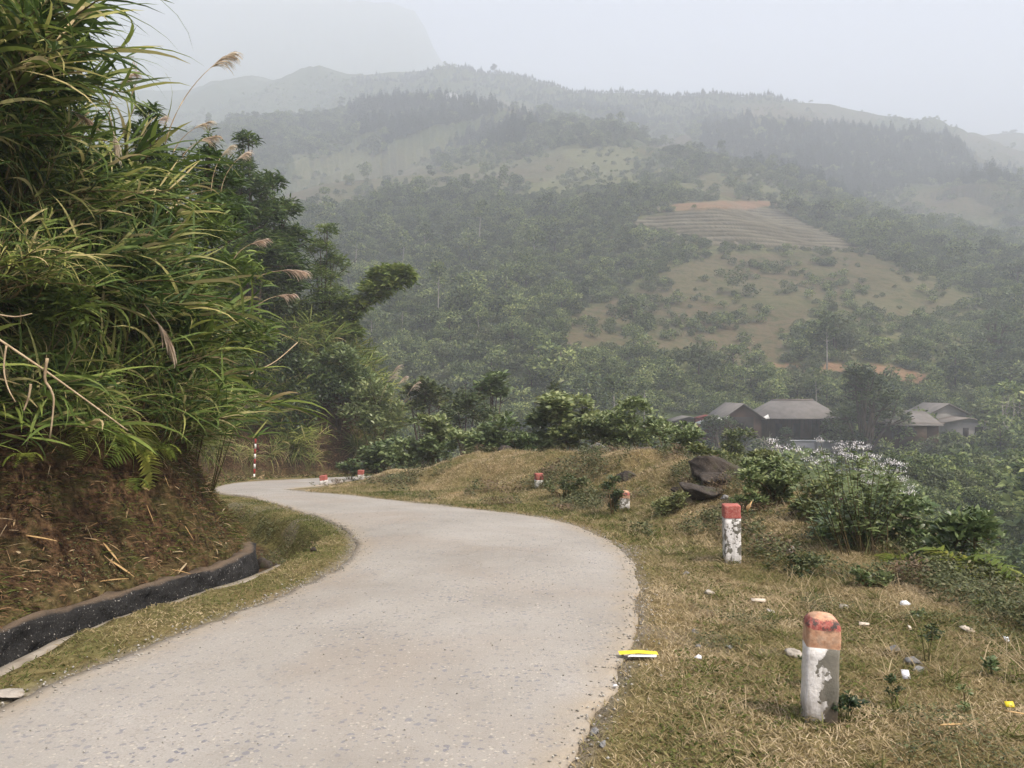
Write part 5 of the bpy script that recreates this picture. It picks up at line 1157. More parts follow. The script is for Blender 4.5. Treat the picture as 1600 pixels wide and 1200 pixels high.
rock(980, 752, 14.5, .22, .2, .12, 15, RK_DARK, 'brown clod of rock just above the third marker post')
rock(1062, 786, 12.5, .12, .1, .07, 18, RK_DARK, 'small dark stone left of the lowest boulder', name='stone', cat='stone')
rock(1132, 775, 11.2, .07, .06, .05, 19, RK_GREY, 'small pale grey stone resting by the stacked boulders', name='stone', cat='stone')
rock(1090, 748, 12.9, .05, .04, .07, 20, RK_PALE, 'small pinkish stone at the left edge of the big boulder', name='stone', cat='stone')
rock(1235, 864, 7.8, .06, .05, .05, 21, RK_PALE, 'pale stone in the dark weeds behind the second marker post', name='stone', cat='stone')
rock(790, 720, 20.4, .2, .15, .12, 22, RK_DARK, 'reddish rock on the crest above the fourth marker post')
for j, (u, v, d, s_, sz, mt_, lab) in enumerate([(1108, 913, 6.4, .05, .03, RK_PALE, 'tan stone on the verge below the second marker post'), (1072, 888, 7.2, .04, .025, RK_GREY, 'grey stone in the grass left of the second marker post'), (1203, 945, 5.8, .055, .02, RK_PALE, 'flat tan stone between the two nearest marker posts'),
                                              (1240, 1010, 4.7, .05, .035, RK_PALE, 'pinkish stone at the left side of the nearest marker post'), (1425, 1030, 4.55, .055, .035, RK_GREY, 'grey stone among weeds right of the nearest marker post'), (1437, 1042, 4.45, .045, .02, RK_GREY, 'flat grey stone beside the dark upright weed'),
                                              (1395, 1015, 4.8, .05, .03, RK_GREY, 'half buried grey stone right of the nearest post'), (1085, 975, 5.2, .03, .02, RK_GREY, 'small grey stone near the road edge above the yellow wrapper'), (1140, 1002, 4.9, .03, .018, RK_GREY, 'small grey stone right of the yellow wrapper'),
                                              (1090, 1002, 4.9, .025, .015, RK_GREY, 'tiny grey stone by the yellow wrapper'), (1320, 937, 5.9, .05, .02, RK_PALE, 'flat pale stone under the low green weeds'), (18, 1078, 4.05, .10, .02, RK_PALE, 'flat concrete slab fragment at the left road edge'),
                                              (172, 1048, 4.35, .05, .012, RK_GREY, 'flat grey chip on the left verge'), (190, 1030, 4.55, .04, .012, RK_GREY, 'small grey chip on the left verge further along'), (105, 1062, 4.2, .035, .012, RK_GREY, 'grey chip on the left verge nearest the slab'), (490, 855, 8.4, .05, .04, RK_DARK, 'dark stone in the bank of the earth ditch'),
                                              (430, 825, 9.6, .12, .09, RK_DARK, 'dark clod on the road side of the earth ditch'), (415, 810, 10.2, .14, .09, RK_DARK, 'reddish clod at the upper end of the earth ditch'), (448, 842, 9.0, .11, .08, RK_DARK, 'dark overhanging clod above the ditch water'), (930, 1150, 3.6, .03, .02, RK_GREY, 'small stone at the right road edge close to the camera'), (942, 1180, 3.45, .025, .02, RK_GREY, 'smaller stone at the right road edge closest to the camera')]):
    rock(u, v, d, s_, s_ * .75, sz, 30 + j, mt_, lab, name='stone', cat='stone', rot=j * .7, res=12)

# ------------------------------------------------------------------ litter
def sheet(u, v, pts, mat, label, name='scrap', cat='litter', lift=.02, rz=0, tilt=(0, 0), fold=.015, d=None):
    x, y, z = hit(u, v, 3, 12) if d is None else (P(u, v, d)[0], d, P(u, v, d)[2]); n = len(pts); g = Geo(); rs = np.random.default_rng(int(u + v))
    top = [(a, b, fold * rs.uniform(-1, 1)) for a, b in pts]; c = (np.mean([p[0] for p in pts]), np.mean([p[1] for p in pts]), fold); V = top + [c] + [(a, b, h - .0025) for a, b, h in top] + [(c[0], c[1], c[2] - .0025)]
    t_ = [(i, (i + 1) % n, n) for i in range(n)] + [((i + 1) % n + n + 1, i + n + 1, 2 * n + 1) for i in range(n)]; q = [(i, i + n + 1, (i + 1) % n + n + 1, (i + 1) % n) for i in range(n)]
    g.add(V, q, t_); o = link(name, g.mesh(name, mat, smooth=False), None, (x, y, z + (lift if d is None else 0))); o.rotation_euler = (R(tilt[0]), R(tilt[1]), R(rz)); tag(o, label, cat)
PL_W = simple_mat('white_plastic', (.78, .80, .84), (.6, .63, .68), 20, .4, spec=.5); PL_Y = simple_mat('yellow_plastic', (.75, .62, .02), (.65, .52, .02), 20, .4, spec=.5); LEAFT = simple_mat('dead_leaf', (.52, .36, .17), (.36, .22, .09), 12, .7); PAPER = simple_mat('dirty_paper', (.6, .53, .44), (.42, .35, .27), 12, .9)
r_ = empty('wrapper', (lambda h: (h[0], h[1], h[2] + .03))(hit(998, 1030, 3, 8)), R(-4)); tag(r_, 'long bright yellow wrapper lying at the right road edge', 'litter')
g = Geo(); g.add([(-.115, -.018, 0), (.115, -.014, .004), (.11, .03, .008), (-.12, .034, .004), (0, -.02, .012), (0, .034, .014)], [(0, 4, 5, 3), (4, 1, 2, 5)]); link('yellow_face', g.mesh('yellow_face', PL_Y, smooth=False), r_)
g = Geo(); g.add([(-.07, -.034, -.004), (.10, -.032, -.004), (.105, -.0145, .004), (-.05, -.018, .002)], [(0, 1, 2, 3)]); link('white_edge', g.mesh('white_edge', PL_W, smooth=False), r_)
sheet(1414, 945, [(-.045, -.02), (.0, -.03), (.05, -.012), (.03, .02), (-.02, .03)], PL_W, 'crumpled bluish white plastic scrap on the verge before the leaning bush', fold=.02, tilt=(25, 0))
sheet(1511, 987, [(-.05, .0), (-.01, -.03), (.045, -.025), (.05, .01), (-.01, .03)], PAPER, 'flat off white scrap on the verge at the right', fold=.01, tilt=(28, 5), rz=-20)
sheet(1573, 1004, [(-.02, -.015), (.02, -.02), (.018, .02), (-.01, .025)], PL_W, 'small crumpled white scrap nearest the right edge', fold=.02, tilt=(30, 0))
sheet(1415, 1059, [(-.02, -.03), (.018, -.03), (.02, .02), (-.022, .022)], PL_W, 'small upright white tag among the weeds right of the nearest post', fold=.008, tilt=(50, 0))
sheet(1422, 985, [(-.012, -.02), (.012, -.02), (.012, .02), (-.01, .02)], PAPER, 'narrow cream scrap between the white plastic and the upright tag', fold=.006, tilt=(30, 0))
sheet(1577, 1107, [(-.022, -.014), (.02, -.018), (.022, .012), (-.018, .016)], PL_Y, 'small yellow scrap at the right edge', fold=.01, tilt=(35, 0))
sheet(1090, 1031, [(-.022, -.01), (.02, -.014), (.028, .008), (-.015, .012)], PL_W, 'small white scrap right of the yellow wrapper', fold=.015, tilt=(20, 0))
sheet(1350, 980, [(-.04, -.01), (.03, -.015), (.04, .01), (-.03, .016)], PAPER, 'pale scrap just right of the orange topped post', fold=.01, tilt=(20, 0))
sheet(961, 1078, [(-.012, -.008), (.012, -.01), (.01, .01), (-.01, .01)], PL_W, 'tiny white scrap at the road edge below the yellow wrapper', fold=.01)
sheet(1185, 942, [(-.06, -.02), (.05, -.03), (.06, .02), (-.05, .03)], PAPER, 'piece of tan card on the verge behind the nearest post', fold=.01, tilt=(20, 0)); 
sheet(1167, 790, [(-.005, -.07), (.03, -.02), (.065, .055), (.04, .03), (-.01, -.01)], LEAFT, 'single tan dead leaf upright beside the second marker post', name='dead_leaf', cat='leaf', tilt=(80, 0), fold=.01, d=7.9)
for j, (u, v, L_, a_) in enumerate([(60, 850, .34, -8), (180, 872, .22, -52), (195, 895, .26, -35), (175, 915, .30, 8), (285, 900, .20, -12), (275, 905, .12, 40), (143, 835, .16, 30), (265, 762, .12, -70), (300, 840, .16, -60), (240, 815, .2, -70), (720, 772, .9, 24), (90, 715, .08, 60), (1590, 1125, .22, -28), (1475, 1140, .12, 8)]):
    x, y, z = hit(u, v, 3, 25); g = Geo(); c, s_ = math.cos(R(a_)), math.sin(R(a_)); upv = 1.0 if u < 400 else .35
    g.ribbons([[0, 0, 0]], [[c, .1, s_ * upv]], L_, .035 if j in (0, 1, 2, 3) else .016, K=6, droop=.12, prof=[.1, .8, 1, 1, .9, .5, .05], roll=0); nm_ = 'stick' if j in (3, 4, 5, 10, 12, 13) else 'dead_leaf'; o = link(nm_, g.mesh(nm_, LEAFT), None, (x - c * L_ / 2, y - .06, z + .05 - s_ * L_ * upv / 2)); m_ = o.modifiers.new('thick', 'SOLIDIFY'); m_.thickness = .003
    tag(o, ['broad curled dead cane leaf on the bank at the far left', 'upright tan dead leaf sheath in the middle of the bank', 'curled brown leaf sheath above the drain wall', 'straight pale dead cane piece just above the drain wall', 'thin pale cane piece near the end of the drain wall', 'short crossed twig near the end of the drain wall',
            'small folded dead leaf left of centre on the bank', 'tiny pale dead leaf high on the nose of the bank', 'short dead blade near the nose of the bank', 'slim dead blade between the curled leaf and the nose', 'pale stick lying at the foot of the mound by the road', 'tiny white chip of cane under the thicket', 'pale stick at the right edge near the small yellow scrap', 'short pale stick left of the stick at the right edge'][j], 'dead leaf' if j not in (3, 4, 5, 10, 12, 13) else 'stick')

# ------------------------------------------------------------------ farm buildings across the valley
TILE = simple_mat('grey_roof_tile', (.13, .12, .11), (.19, .175, .16), 1.2, .9, .05, 6); TILE2 = simple_mat('weathered_roof', (.16, .14, .12), (.24, .21, .18), .8, .9, .05, 5); WOODR = simple_mat('red_brown_boards', (.085, .05, .036), (.05, .032, .024), .9, .9, .03, 7); PLAST = simple_mat('pale_plaster', (.42, .41, .40), (.30, .29, .28), .6, .9); BLOCK = simple_mat('grey_block', (.26, .25, .23), (.17, .165, .15), .5, .9); DARKI = simple_mat('dark_opening', (.012, .01, .009), (.02, .015, .012)); WHITEP = simple_mat('white_sheet', (.72, .72, .70), (.6, .6, .58), 1); REDP = simple_mat('red_paint_wall', (.22, .05, .04), (.15, .035, .03), 1)
def hip_roof(g, x0, x1, y0, y1, z0, z1, ins, over=.0, th=.12):
    a = [(x0, y0, z0), (x1, y0, z0), (x1, y1, z0), (x0, y1, z0), (x0 + ins, (y0 + y1) / 2, z1), (x1 - ins, (y0 + y1) / 2, z1)]
    b = [(x, y, z - th) for x, y, z in a]; g.add(a + b, [(0, 1, 5, 4), (2, 3, 4, 5), (0, 6, 7, 1), (1, 7, 8, 2), (2, 8, 9, 3), (3, 9, 6, 0), (6, 10, 11, 7), (8, 11, 10, 9)], [(1, 2, 5), (3, 0, 4), (7, 11, 8), (9, 10, 6)])
def block(name, a, b, mat, parent):
    g = Geo(); g.box(a, b); return link(name, g.mesh(name, mat, smooth=False), parent)
def slats(name, x0, x1, y, z0, z1, step, w, mat, parent):
    g = Geo(); x = x0
    while x < x1: g.box((x, y - .04, z0), (x + w, y, z1)); x += step
    return link(name, g.mesh(name, mat, smooth=False), parent)
def farmhouse():
    d = 104; x, y, z = P(1256, 690, d); r = empty('farmhouse', (x, y, z), R(-3)); tag(r, 'large farmhouse with wide grey hipped roof, left of the big dark tree', 'house'); s = d / F
    W0, W1 = -72 * s, 62 * s
    block('wall', (W0 + 1.3, 0.6, 0.0), (W1 - 1.3, 6.5, 2.9), WOODR, r); slats('boards', W0 + 1.4, W1 - 1.4, .58, .9, 2.8, .55, .12, simple_mat('dark_post', (.05, .03, .02)), r)
    for k in range(4):
        xx_ = W0 + 2.6 + k * 2.4; f = block('door', (xx_, .5, .1), (xx_ + .9, .598, 2.0), DARKI, r)
    g = Geo(); hip_roof(g, W0, W1, -1.0, 8.2, 2.75, 5.1, 2.9); link('roof', g.mesh('roof', TILE, smooth=False), r)
    g = Geo(); g.box((W0 + 2.9, 3.5, 5.06), (W1 - 2.9, 3.72, 5.26)); link('ridge', g.mesh('ridge', TILE2, smooth=False), r)
    g = Geo(); g.add([(W0 - .3, -1.05, 2.6), (W0 + 1.4, -1.05, 2.7), (W0 + 1.2, -1.0, 3.3), (W0 + .5, -1.0, 2.9)], [(0, 1, 2, 3)]); o = link('gable_board', g.mesh('gable_board', WHITEP, smooth=False), r); o.modifiers.new('t', 'SOLIDIFY').thickness = .08
    f = empty('yard_wall', (x, y - 3.2, z - .7), R(-3)); tag(f, 'pale plastered yard wall in front of the large farmhouse', 'wall')
    block('wall_face', (W0 - 3.0, 0, -1.6), (W1 + 3, .25, .95), PLAST, f); block('coping', (W0 - 3.1, -.08, .953), (W1 + 3.1, .33, 1.12), WHITEP, f)
    slats('pilaster', W0 - 2.6, W1 + 2.8, -.004, -1.5, .94, 3.0, .3, BLOCK, f)
farmhouse()
def gable_house(name, u, v, d, w, dep, hw, hr, wallm, roofm, label, rz, openings=(), over=.5, cat='house', skew=0):
    x, y, z = P(u, v, d); r = empty(name, (x, y, z), R(rz)); tag(r, label, cat)
    g = Geo(); g.box((-w / 2, 0, -1.5), (w / 2, dep, hw)); g.add([(-w / 2, 0, hw), (w / 2, 0, hw), (0 + skew, 0, hw + hr), (-w / 2, dep, hw), (w / 2, dep, hw), (skew, dep, hw + hr)], None, [(0, 1, 2), (4, 3, 5)]); link('wall', g.mesh('wall', wallm, smooth=False), r)
    o_ = over; sl = hr / (w / 2)
    a = [(-w / 2 - o_, -o_, hw - o_ * sl), (skew, -o_, hw + hr + .05), (w / 2 + o_, -o_, hw - o_ * sl), (-w / 2 - o_, dep + o_, hw - o_ * sl), (skew, dep + o_, hw + hr + .05), (w / 2 + o_, dep + o_, hw - o_ * sl)]; b = [(p, q_, t_ + .12) for p, q_, t_ in a]
    g = Geo(); g.add(a + b, [(0, 3, 4, 1), (1, 4, 5, 2), (6, 7, 10, 9), (7, 8, 11, 10), (0, 1, 7, 6), (1, 2, 8, 7), (3, 9, 10, 4), (4, 10, 11, 5), (0, 6, 9, 3), (2, 5, 11, 8)]); link('roof', g.mesh('roof', roofm, smooth=False), r)
    for (nm, xa, xb, za, zb) in openings: block(nm, (xa, -.06, za), (xb, -.003, zb), DARKI, r)
    return r
r_ = gable_house('outhouse', 1160, 672, 100, 5.2, 5, 1.2, 1.7, WOODR, TILE, 'small grey gabled outhouse with a white sheet roof on its left', 8, [('opening', -1.4, 1.5, -.4, 1.3)])
g = Geo(); g.add([(-5.4, -.9, .35), (-2.2, -.9, 1.35), (-1.9, 3, 1.5), (-5.2, 3, .5)], [(0, 1, 2, 3)]); o = link('lean_to_roof', g.mesh('lean_to_roof', WHITEP, smooth=False), r_); o.modifiers.new('t', 'SOLIDIFY').thickness = .1
gable_house('shed', 1425, 690, 99, 6.6, 4, 1.9, .01, WOODR, TILE2, 'low shed with a pale door just right of the big dark tree', -4, [('opening', -2.6, -.9, .1, 1.5)])
x, y, z = P(1425, 672, 99); r_ = bpy.data.objects['shed']; g = Geo(); g.add([(-3.6, -1.0, 1.75), (3.5, -1.0, 1.75), (2.9, 3.2, 3.5), (-2.4, 3.2, 3.5)], [(0, 1, 2, 3)]); o = link('front_roof', g.mesh('front_roof', TILE, smooth=False), r_); o.modifiers.new('t', 'SOLIDIFY').thickness = .12
g = Geo(); g.box((.3, -.1, -.3), (1.8, -.065, 1.5)); link('door', g.mesh('door', simple_mat('tan_boards', (.25, .17, .11), (.17, .11, .07), 2), smooth=False), r_)
r_ = gable_house('block_house', 1512, 692, 103, 5.6, 5, 2.3, .5, BLOCK, TILE2, 'grey block house with a low sloping roof at the right end of the farm', -6, [('window', .9, 1.9, .9, 1.7), ('doorway', -.6, .1, -.2, 1.6)])
gable_house('tall_barn', 1480, 680, 108, 5.5, 5, 2.6, 1.3, BLOCK, TILE, 'dark roofed barn partly hidden behind the grey block house', 5)
gable_house('red_shed', 1107, 676, 104, 2.7, 2, 1.5, .3, REDP, REDP, 'small dull red shed left of the gabled outhouse', 0, [('opening', -1, -.5, 0, 1.0)], over=.15)
gable_house('brown_shed', 1076, 678, 107, 4, 3, 1.4, .5, WOODR, TILE, 'little brown shed left of the dull red one', 4, [('opening', -.5, .6, 0, 1.2)])
gable_house('field_hut', 1058, 268, 440, 7, 5, 1.6, 1.4, BLOCK, TILE2, 'tiny hut on top of the terraced hill', 0)
gable_house('hillside_house', 1590, 520, 190, 9, 6, 2.2, 1.8, PLAST, simple_mat('pale_roof', (.42, .36, .30), (.33, .28, .24), .5), 'house with pale tan roof at the right edge of the hillside', 10)
gable_house('forest_hut', 706, 470, 185, 4, 3, 1.0, .8, PLAST, WHITEP, 'tiny white roofed hut in the middle of the woods', 20)
gable_house('ridge_hut', 706, 153, 640, 9, 7, 3, 2, WHITEP, WHITEP, 'tiny white hut on the hazy knoll', 0)
for nm in ('farmhouse', 'outhouse', 'shed', 'block_house', 'tall_barn', 'red_shed', 'brown_shed'):
    bpy.data.objects[nm].location.z += .4
# the big tree by the farm and its neighbours
def farm_tree(u, v, d, R_, z0, z1, seed, label, n=5200, leaf=.42, mat=L_DARK, tint=.5, nl=20, name='big_tree'):
    x, y, z = P(u, v, d); rs = np.random.default_rng(seed); B = [(x + a, y + b, z + c, r) for a, b, c, r in lobes(rs, nl, R_, z0, z1, R_ * .28, R_ * .42)]
    return leafy(name, (x, y, min(z, gz(x, y) + .1)), B, n, leaf, mat, seed, trunk=R_ * .06, wl=.5, tint0=tint, cluster=5, label=label, cat='tree', tmat=BARK, hang=.1)
farm_tree(1350, 705, 96, 5.2, 1.2, 9.4, 301, 'big dark rounded tree standing between the farmhouse and the shed', 9000)
farm_tree(1225, 708, 97, 1.2, .6, 3.0, 302, 'small dark tree in front of the pale yard wall', 1200, .3)
farm_tree(1130, 715, 92, 3.0, .2, 4.6, 303, 'dark bushy tree below the gabled outhouse', 3200, .36)
farm_tree(1190, 722, 93, 2.0, .0, 3.2, 304, 'dark bushy tree at the left end of the yard wall', 2600, .36)
farm_tree(1550, 560, 150, 4.6, 1, 9, 305, 'light green spreading tree above the right end of the farm', 3600, .45, L_SHRUB, .5)
farm_tree(1195, 480, 235, 5.6, 5.5, 14, 306, 'tall two tiered tree standing alone on the dry slope', 3000, .6, L_DARK, .5, 9, 'lone_tree')
farm_tree(1113, 470, 240, 3.6, 2.2, 8.2, 307, 'rounded lone tree left of the two tiered tree', 2200, .55, L_DARK, .5, 8, 'lone_tree')
farm_tree(1077, 390, 300, 2.0, .8, 6.5, 308, 'small pointed lone tree at the lower left of the terraces', 900, .6, L_DARK, .3, 6, 'lone_tree')
farm_tree(1225, 545, 190, 3.4, .3, 4.6, 309, 'bright green round bush low on the dry slope', 2200, .5, L_SHRUB, .7, 9, 'round_bush')
farm_tree(770, 112, 990, 4.5, 3, 9, 310, 'lone tree on the hazy skyline ridge', 500, 1.6, L_DARK, .6, 5, 'lone_tree')
farm_tree(1570, 218, 1160, 13, 1, 15, 311, 'dark tree clump on the right skyline', 1500, 2.4, L_DARK, .5, 8, 'lone_tree')
farm_tree(1240, 166, 945, 5, 0, 7, 312, 'small tree clump at the end of the skyline forest', 500, 1.6, L_DARK, .5, 5, 'lone_tree')
def bare_tree(u, v, d, H, seed, label, lean_=0):
    rs = np.random.default_rng(seed); g = Geo(); x, y, _ = P(u, v, d)
    def br(p, dr, L, r, dep):
        dr = dr / np.linalg.norm(dr); e = p + dr * L; m = (p + e) / 2 + rs.normal(size=3) * L * .05; g.tube([p, m, e], [r, r * .85, r * .65], 6, cap=dep == 0)
        if dep < 4:
            for _ in range(2 if dep else 3): br(e, dr + rs.normal(size=3) * .55 + [0, 0, .15], L * rs.uniform(.55, .8), r * .6, dep + 1)
    br(np.zeros(3), np.array([lean_, 0, 1.]), H * .42, H * .018, 0); o = link('bare_tree', g.mesh('bare_tree', PALEBARK), None, (x, y, gz(x, y) - .3)); tag(o, label, 'tree')
bare_tree(1243, 735, 84, 8, 1, 'bare pale trunked tree in front of the yard wall'); bare_tree(1262, 735, 82, 6, 2, 'bare forked pale tree leaning right below the big dark tree', .35); bare_tree(1575, 680, 98, 7.5, 3, 'bare slim pale tree at the right end of the farm'); bare_tree(1172, 735, 86, 4.5, 4, 'small bare tree below the gabled outhouse')

# ------------------------------------------------------------------ grass and litter on the ground
def sample(n, x0, x1, y0, y1, cond, seed, w=None):
    rs = np.random.default_rng(seed); x = rs.uniform(x0, x1, n); y = rs.uniform(y0, y1, n); z, sf, se, dr, dm = zground(x, y, full=True); u, v = proj(x, y, z)
    m = cond(x, y, z, sf, se, dr, dm) & (u > -80) & (u < 1700) & (v < 1290) & (y > 2.2); return x[m], y[m], z[m], sf[m], se[m], dr[m], rs
def blades(geo, x, y, z, rs, L, W, tn, up=1.0, spread=.8, droop=.8, K=2, prof=(.8, .9, .05)):
    n = len(x); a = rs.uniform(0, 6.28, n); d = np.stack([np.cos(a) * spread, np.sin(a) * spread, up * rs.uniform(.3, 1.2, n)], -1)
    geo.ribbons(np.stack([x, y, z - .004], -1), d, L, W, K=K, droop=droop, tint=tn, prof=list(prof), roll=.8)
G1 = Geo()
def tint_at(x, y, rs, green=0):
    p = fbm(x * 1.1, y * 1.1, 141) * .55 + fbm(x * 4, y * 4, 142) * .25 - green
    return np.clip(.60 + p + rs.normal(size=len(x)) * .17, 0, 1)
right = lambda x, y, z, sf, se, dr, dm: (dr > -.03) & (sf < -1.2) & (se < 3) & (x > -4.9)
x, y, z, sf, se, dr, rs = sample(330000, -1.0, 5.6, 2.4, 8.5, right, 1)
m = rs.random(len(x)) < np.clip(dr / .3, .22, 1); x, y, z, se = x[m], y[m], z[m], se[m]
blades(G1, x, y, z, rs, rs.uniform(.018, .06, len(x)), rs.uniform(.003, .006, len(x)), tint_at(x, y, rs, -.05 + .3 * sstep(se, -1, .5)), spread=1.0)
x, y, z, sf, se, dr, rs = sample(330000, -5, 6.4, 8.5, 23, right, 2)
m = rs.random(len(x)) < np.clip(dr / .4, .15, 1) * (1 - .4 * sstep(y, 12, 20)); x, y, z = x[m], y[m], z[m]
blades(G1, x, y, z, rs, rs.uniform(.03, .085, len(x)), rs.uniform(.006, .013, len(x)), tint_at(x, y, rs, .16 - .26 * np.exp(-(pdist(x, y, MOUND)[0] / 1.4) ** 2)), spread=.9)
# taller straw stalks in clumps
x, y, z, sf, se, dr, rs = sample(52000, -4, 5.6, 2.6, 20, lambda *a: right(*a) & (a[5] > .35), 3)
m = (fbm(x * 1.6, y * 1.6, 151) > .02) & (rs.random(len(x)) < .55); x, y, z = x[m], y[m], z[m]
blades(G1, x, y, z, rs, rs.uniform(.08, .24, len(x)), rs.uniform(.0022, .0045, len(x)), np.clip(rs.normal(.82, .14, len(x)), 0, 1), spread=.55, droop=.5, K=4, prof=(1, 1, .9, .6, .05))
# creeping broad leaves
x, y, z, sf, se, dr, rs = sample(60000, -1, 5.6, 2.5, 9, lambda *a: right(*a) & (a[5] > .3), 4)
m = (fbm(x * 1.3 + 9, y * 1.3, 161) > .12) ; x, y, z = x[m], y[m], z[m]
blades(G1, x, y, z + .012, rs, rs.uniform(.012, .028, len(x)), rs.uniform(.010, .018, len(x)), np.clip(rs.normal(.16, .1, len(x)), 0, 1), up=.3, spread=1.2, droop=.5, prof=(.4, 1, .1))
# coarse tufts, and long grass round the feet of the posts
rs = np.random.default_rng(77); cxs, cys = rs.uniform(.6, 5.2, 520), rs.uniform(2.6, 15, 520); _z, _sf, _se, _dr, _dm = zground(cxs, cys, full=True); k_ = (_dr > .35) & (_se < 1.5); cen = [(a, b, 1.0) for a, b in zip(cxs[k_], cys[k_])]
for o_ in [o_ for o_ in scene.objects if o_.name.startswith('marker_post') and o_.type == 'EMPTY']:
    for _ in range(9): a = rs.uniform(0, 6.28); cen.append((o_.location.x + math.cos(a) * .11, o_.location.y + math.sin(a) * .11, .9))
tx = np.repeat([c_[0] for c_ in cen], 34) + rs.normal(size=len(cen) * 34) * .018; ty = np.repeat([c_[1] for c_ in cen], 34) + rs.normal(size=len(cen) * 34) * .018; tz = zground(tx, ty)
hh = np.repeat(rs.uniform(.6, 1.4, len(cen)), 34); tc_ = np.repeat(rs.random(len(cen)), 34)
blades(G1, tx, ty, tz, rs, rs.uniform(.05, .13, len(tx)) * hh, rs.uniform(.003, .006, len(tx)), np.clip(np.where(tc_ < .6, rs.normal(.22, .12, len(tx)), rs.normal(.75, .15, len(tx))), 0, 1), spread=.75, droop=.9, K=4, prof=(1, 1, .9, .6, .05))
# left verge
x, y, z, sf, se, dr, rs = sample(190000, -6.5, -1.5, 2.6, 16, lambda x, y, z, sf, se, dr, dm: (dr > .03) & (sf < -.52) & (x < -1.5) & (x > -9), 5)
m = rs.random(len(x)) < np.clip(dr / .25, .1, 1) * .8; x, y, z = x[m], y[m], z[m]
blades(G1, x, y, z, rs, rs.uniform(.018, .05, len(x)), rs.uniform(.004, .008, len(x)), tint_at(x, y, rs, np.interp(y, [4, 8, 11], [.08, .25, .38])), spread=1.0)
o = link('grass', G1.mesh('grass', L_GRASS)); tag(o, 'short dry straw coloured and green grass on the road verges', None, kind='stuff')
# weeds, straw and rubble clinging to the cut bank
G2 = Geo()
bankc = lambda x, y, z, sf, se, dr, dm: (sf > .04) & (sf < 3.2) & (z - base(y) < 2.3)
x, y, z, sf, se, dr, rs = sample(300000, -9, -2.6, 3.0, 14, bankc, 6)
k_ = fbm(x * 1.5, y * 1.5 + z, 171); m = rs.random(len(x)) < np.clip(.5 + k_, .12, 1); x, y, z, k_ = x[m], y[m], z[m], k_[m]
gr = rs.random(len(x)) < np.clip(.35 + k_ * .9, .05, .8)
blades(G2, x, y, z, rs, rs.uniform(.03, .13, len(x)), rs.uniform(.004, .011, len(x)), np.where(gr, rs.uniform(.0, .35, len(x)), rs.uniform(.35, .75, len(x))), up=.35, spread=1.2, droop=1.3, K=3, prof=(.6, 1, .8, .05))
o = link('bank_grass', G2.mesh('bank_grass', leaf_mat('bank_grass', [(.04, .055, .012), (.10, .12, .03), (.10, .06, .03), (.22, .14, .07), (.38, .28, .16)], .15, .8, .1, 0))); tag(o, 'brown straw, moss and small weeds clinging to the cut bank', None, kind='stuff')
G3 = Geo()
x, y, z, sf, se, dr, rs = sample(30000, -9, -2.6, 3.0, 14, bankc, 7)
m = rs.random(len(x)) < .8; x, y, z = x[m], y[m], z[m]; n = len(x); a = rs.uniform(0, 6.28, n)
G3.ribbons(np.stack([x, y, z + .02], -1), np.stack([np.cos(a), np.sin(a), rs.uniform(-.9, .5, n)], -1), rs.uniform(.03, .18, n), rs.uniform(.003, .012, n) * (1 + 1.2 * (rs.random(n) < .08)), K=3, droop=.4, tint=rs.uniform(0, 1, n) ** 1.4, prof=[.5, 1, .8, .1], roll=.8)
x, y, z, sf, se, dr, rs = sample(60000, -16, -4.5, 17, 38, lambda x, y, z, sf, se, dr, dm: (dr > .15) & (sf > -3.2) & (sf < 3) & (z - base(y) < 2.6) & (x < -5), 8)
n = len(x); m = rs.random(n) < .4; x, y, z = x[m], y[m], z[m]; n = len(x); a = rs.uniform(0, 6.28, n)
G3.ribbons(np.stack([x, y, z + .02], -1), np.stack([np.cos(a), np.sin(a), rs.uniform(-.2, .7, n)], -1), rs.uniform(.06, .26, n), rs.uniform(.012, .035, n), K=3, droop=.6, tint=rs.uniform(0, .9, n) ** 1.6, prof=[.5, 1, .8, .1], roll=.8)
o = link('fallen_leaves', G3.mesh('fallen_leaves', leaf_mat('fallen_leaf', [(.05, .035, .015), (.06, .06, .02), (.15, .09, .045), (.33, .23, .13), (.50, .40, .26)], .1, .8, .1, 0))); tag(o, 'dead leaves and cane bits strewn over the banks', None, kind='stuff')
G4 = Geo()
x, y, z, sf, se, dr, rs = sample(60000, -16, -4.5, 17, 38, lambda x, y, z, sf, se, dr, dm: (dr > .05) & (sf > -3.2) & (sf < 3) & (z - base(y) < 2.6) & (x < -5), 9)
blades(G4, x, y, z, rs, rs.uniform(.05, .13, len(x)), rs.uniform(.012, .022, len(x)), np.clip(rs.normal(.2, .15, len(x)), 0, 1), spread=1.0)
o = link('far_verge_grass', G4.mesh('far_verge_grass', L_GRASS)); tag(o, 'low green weeds on the far verge behind the bend', None, kind='stuff')
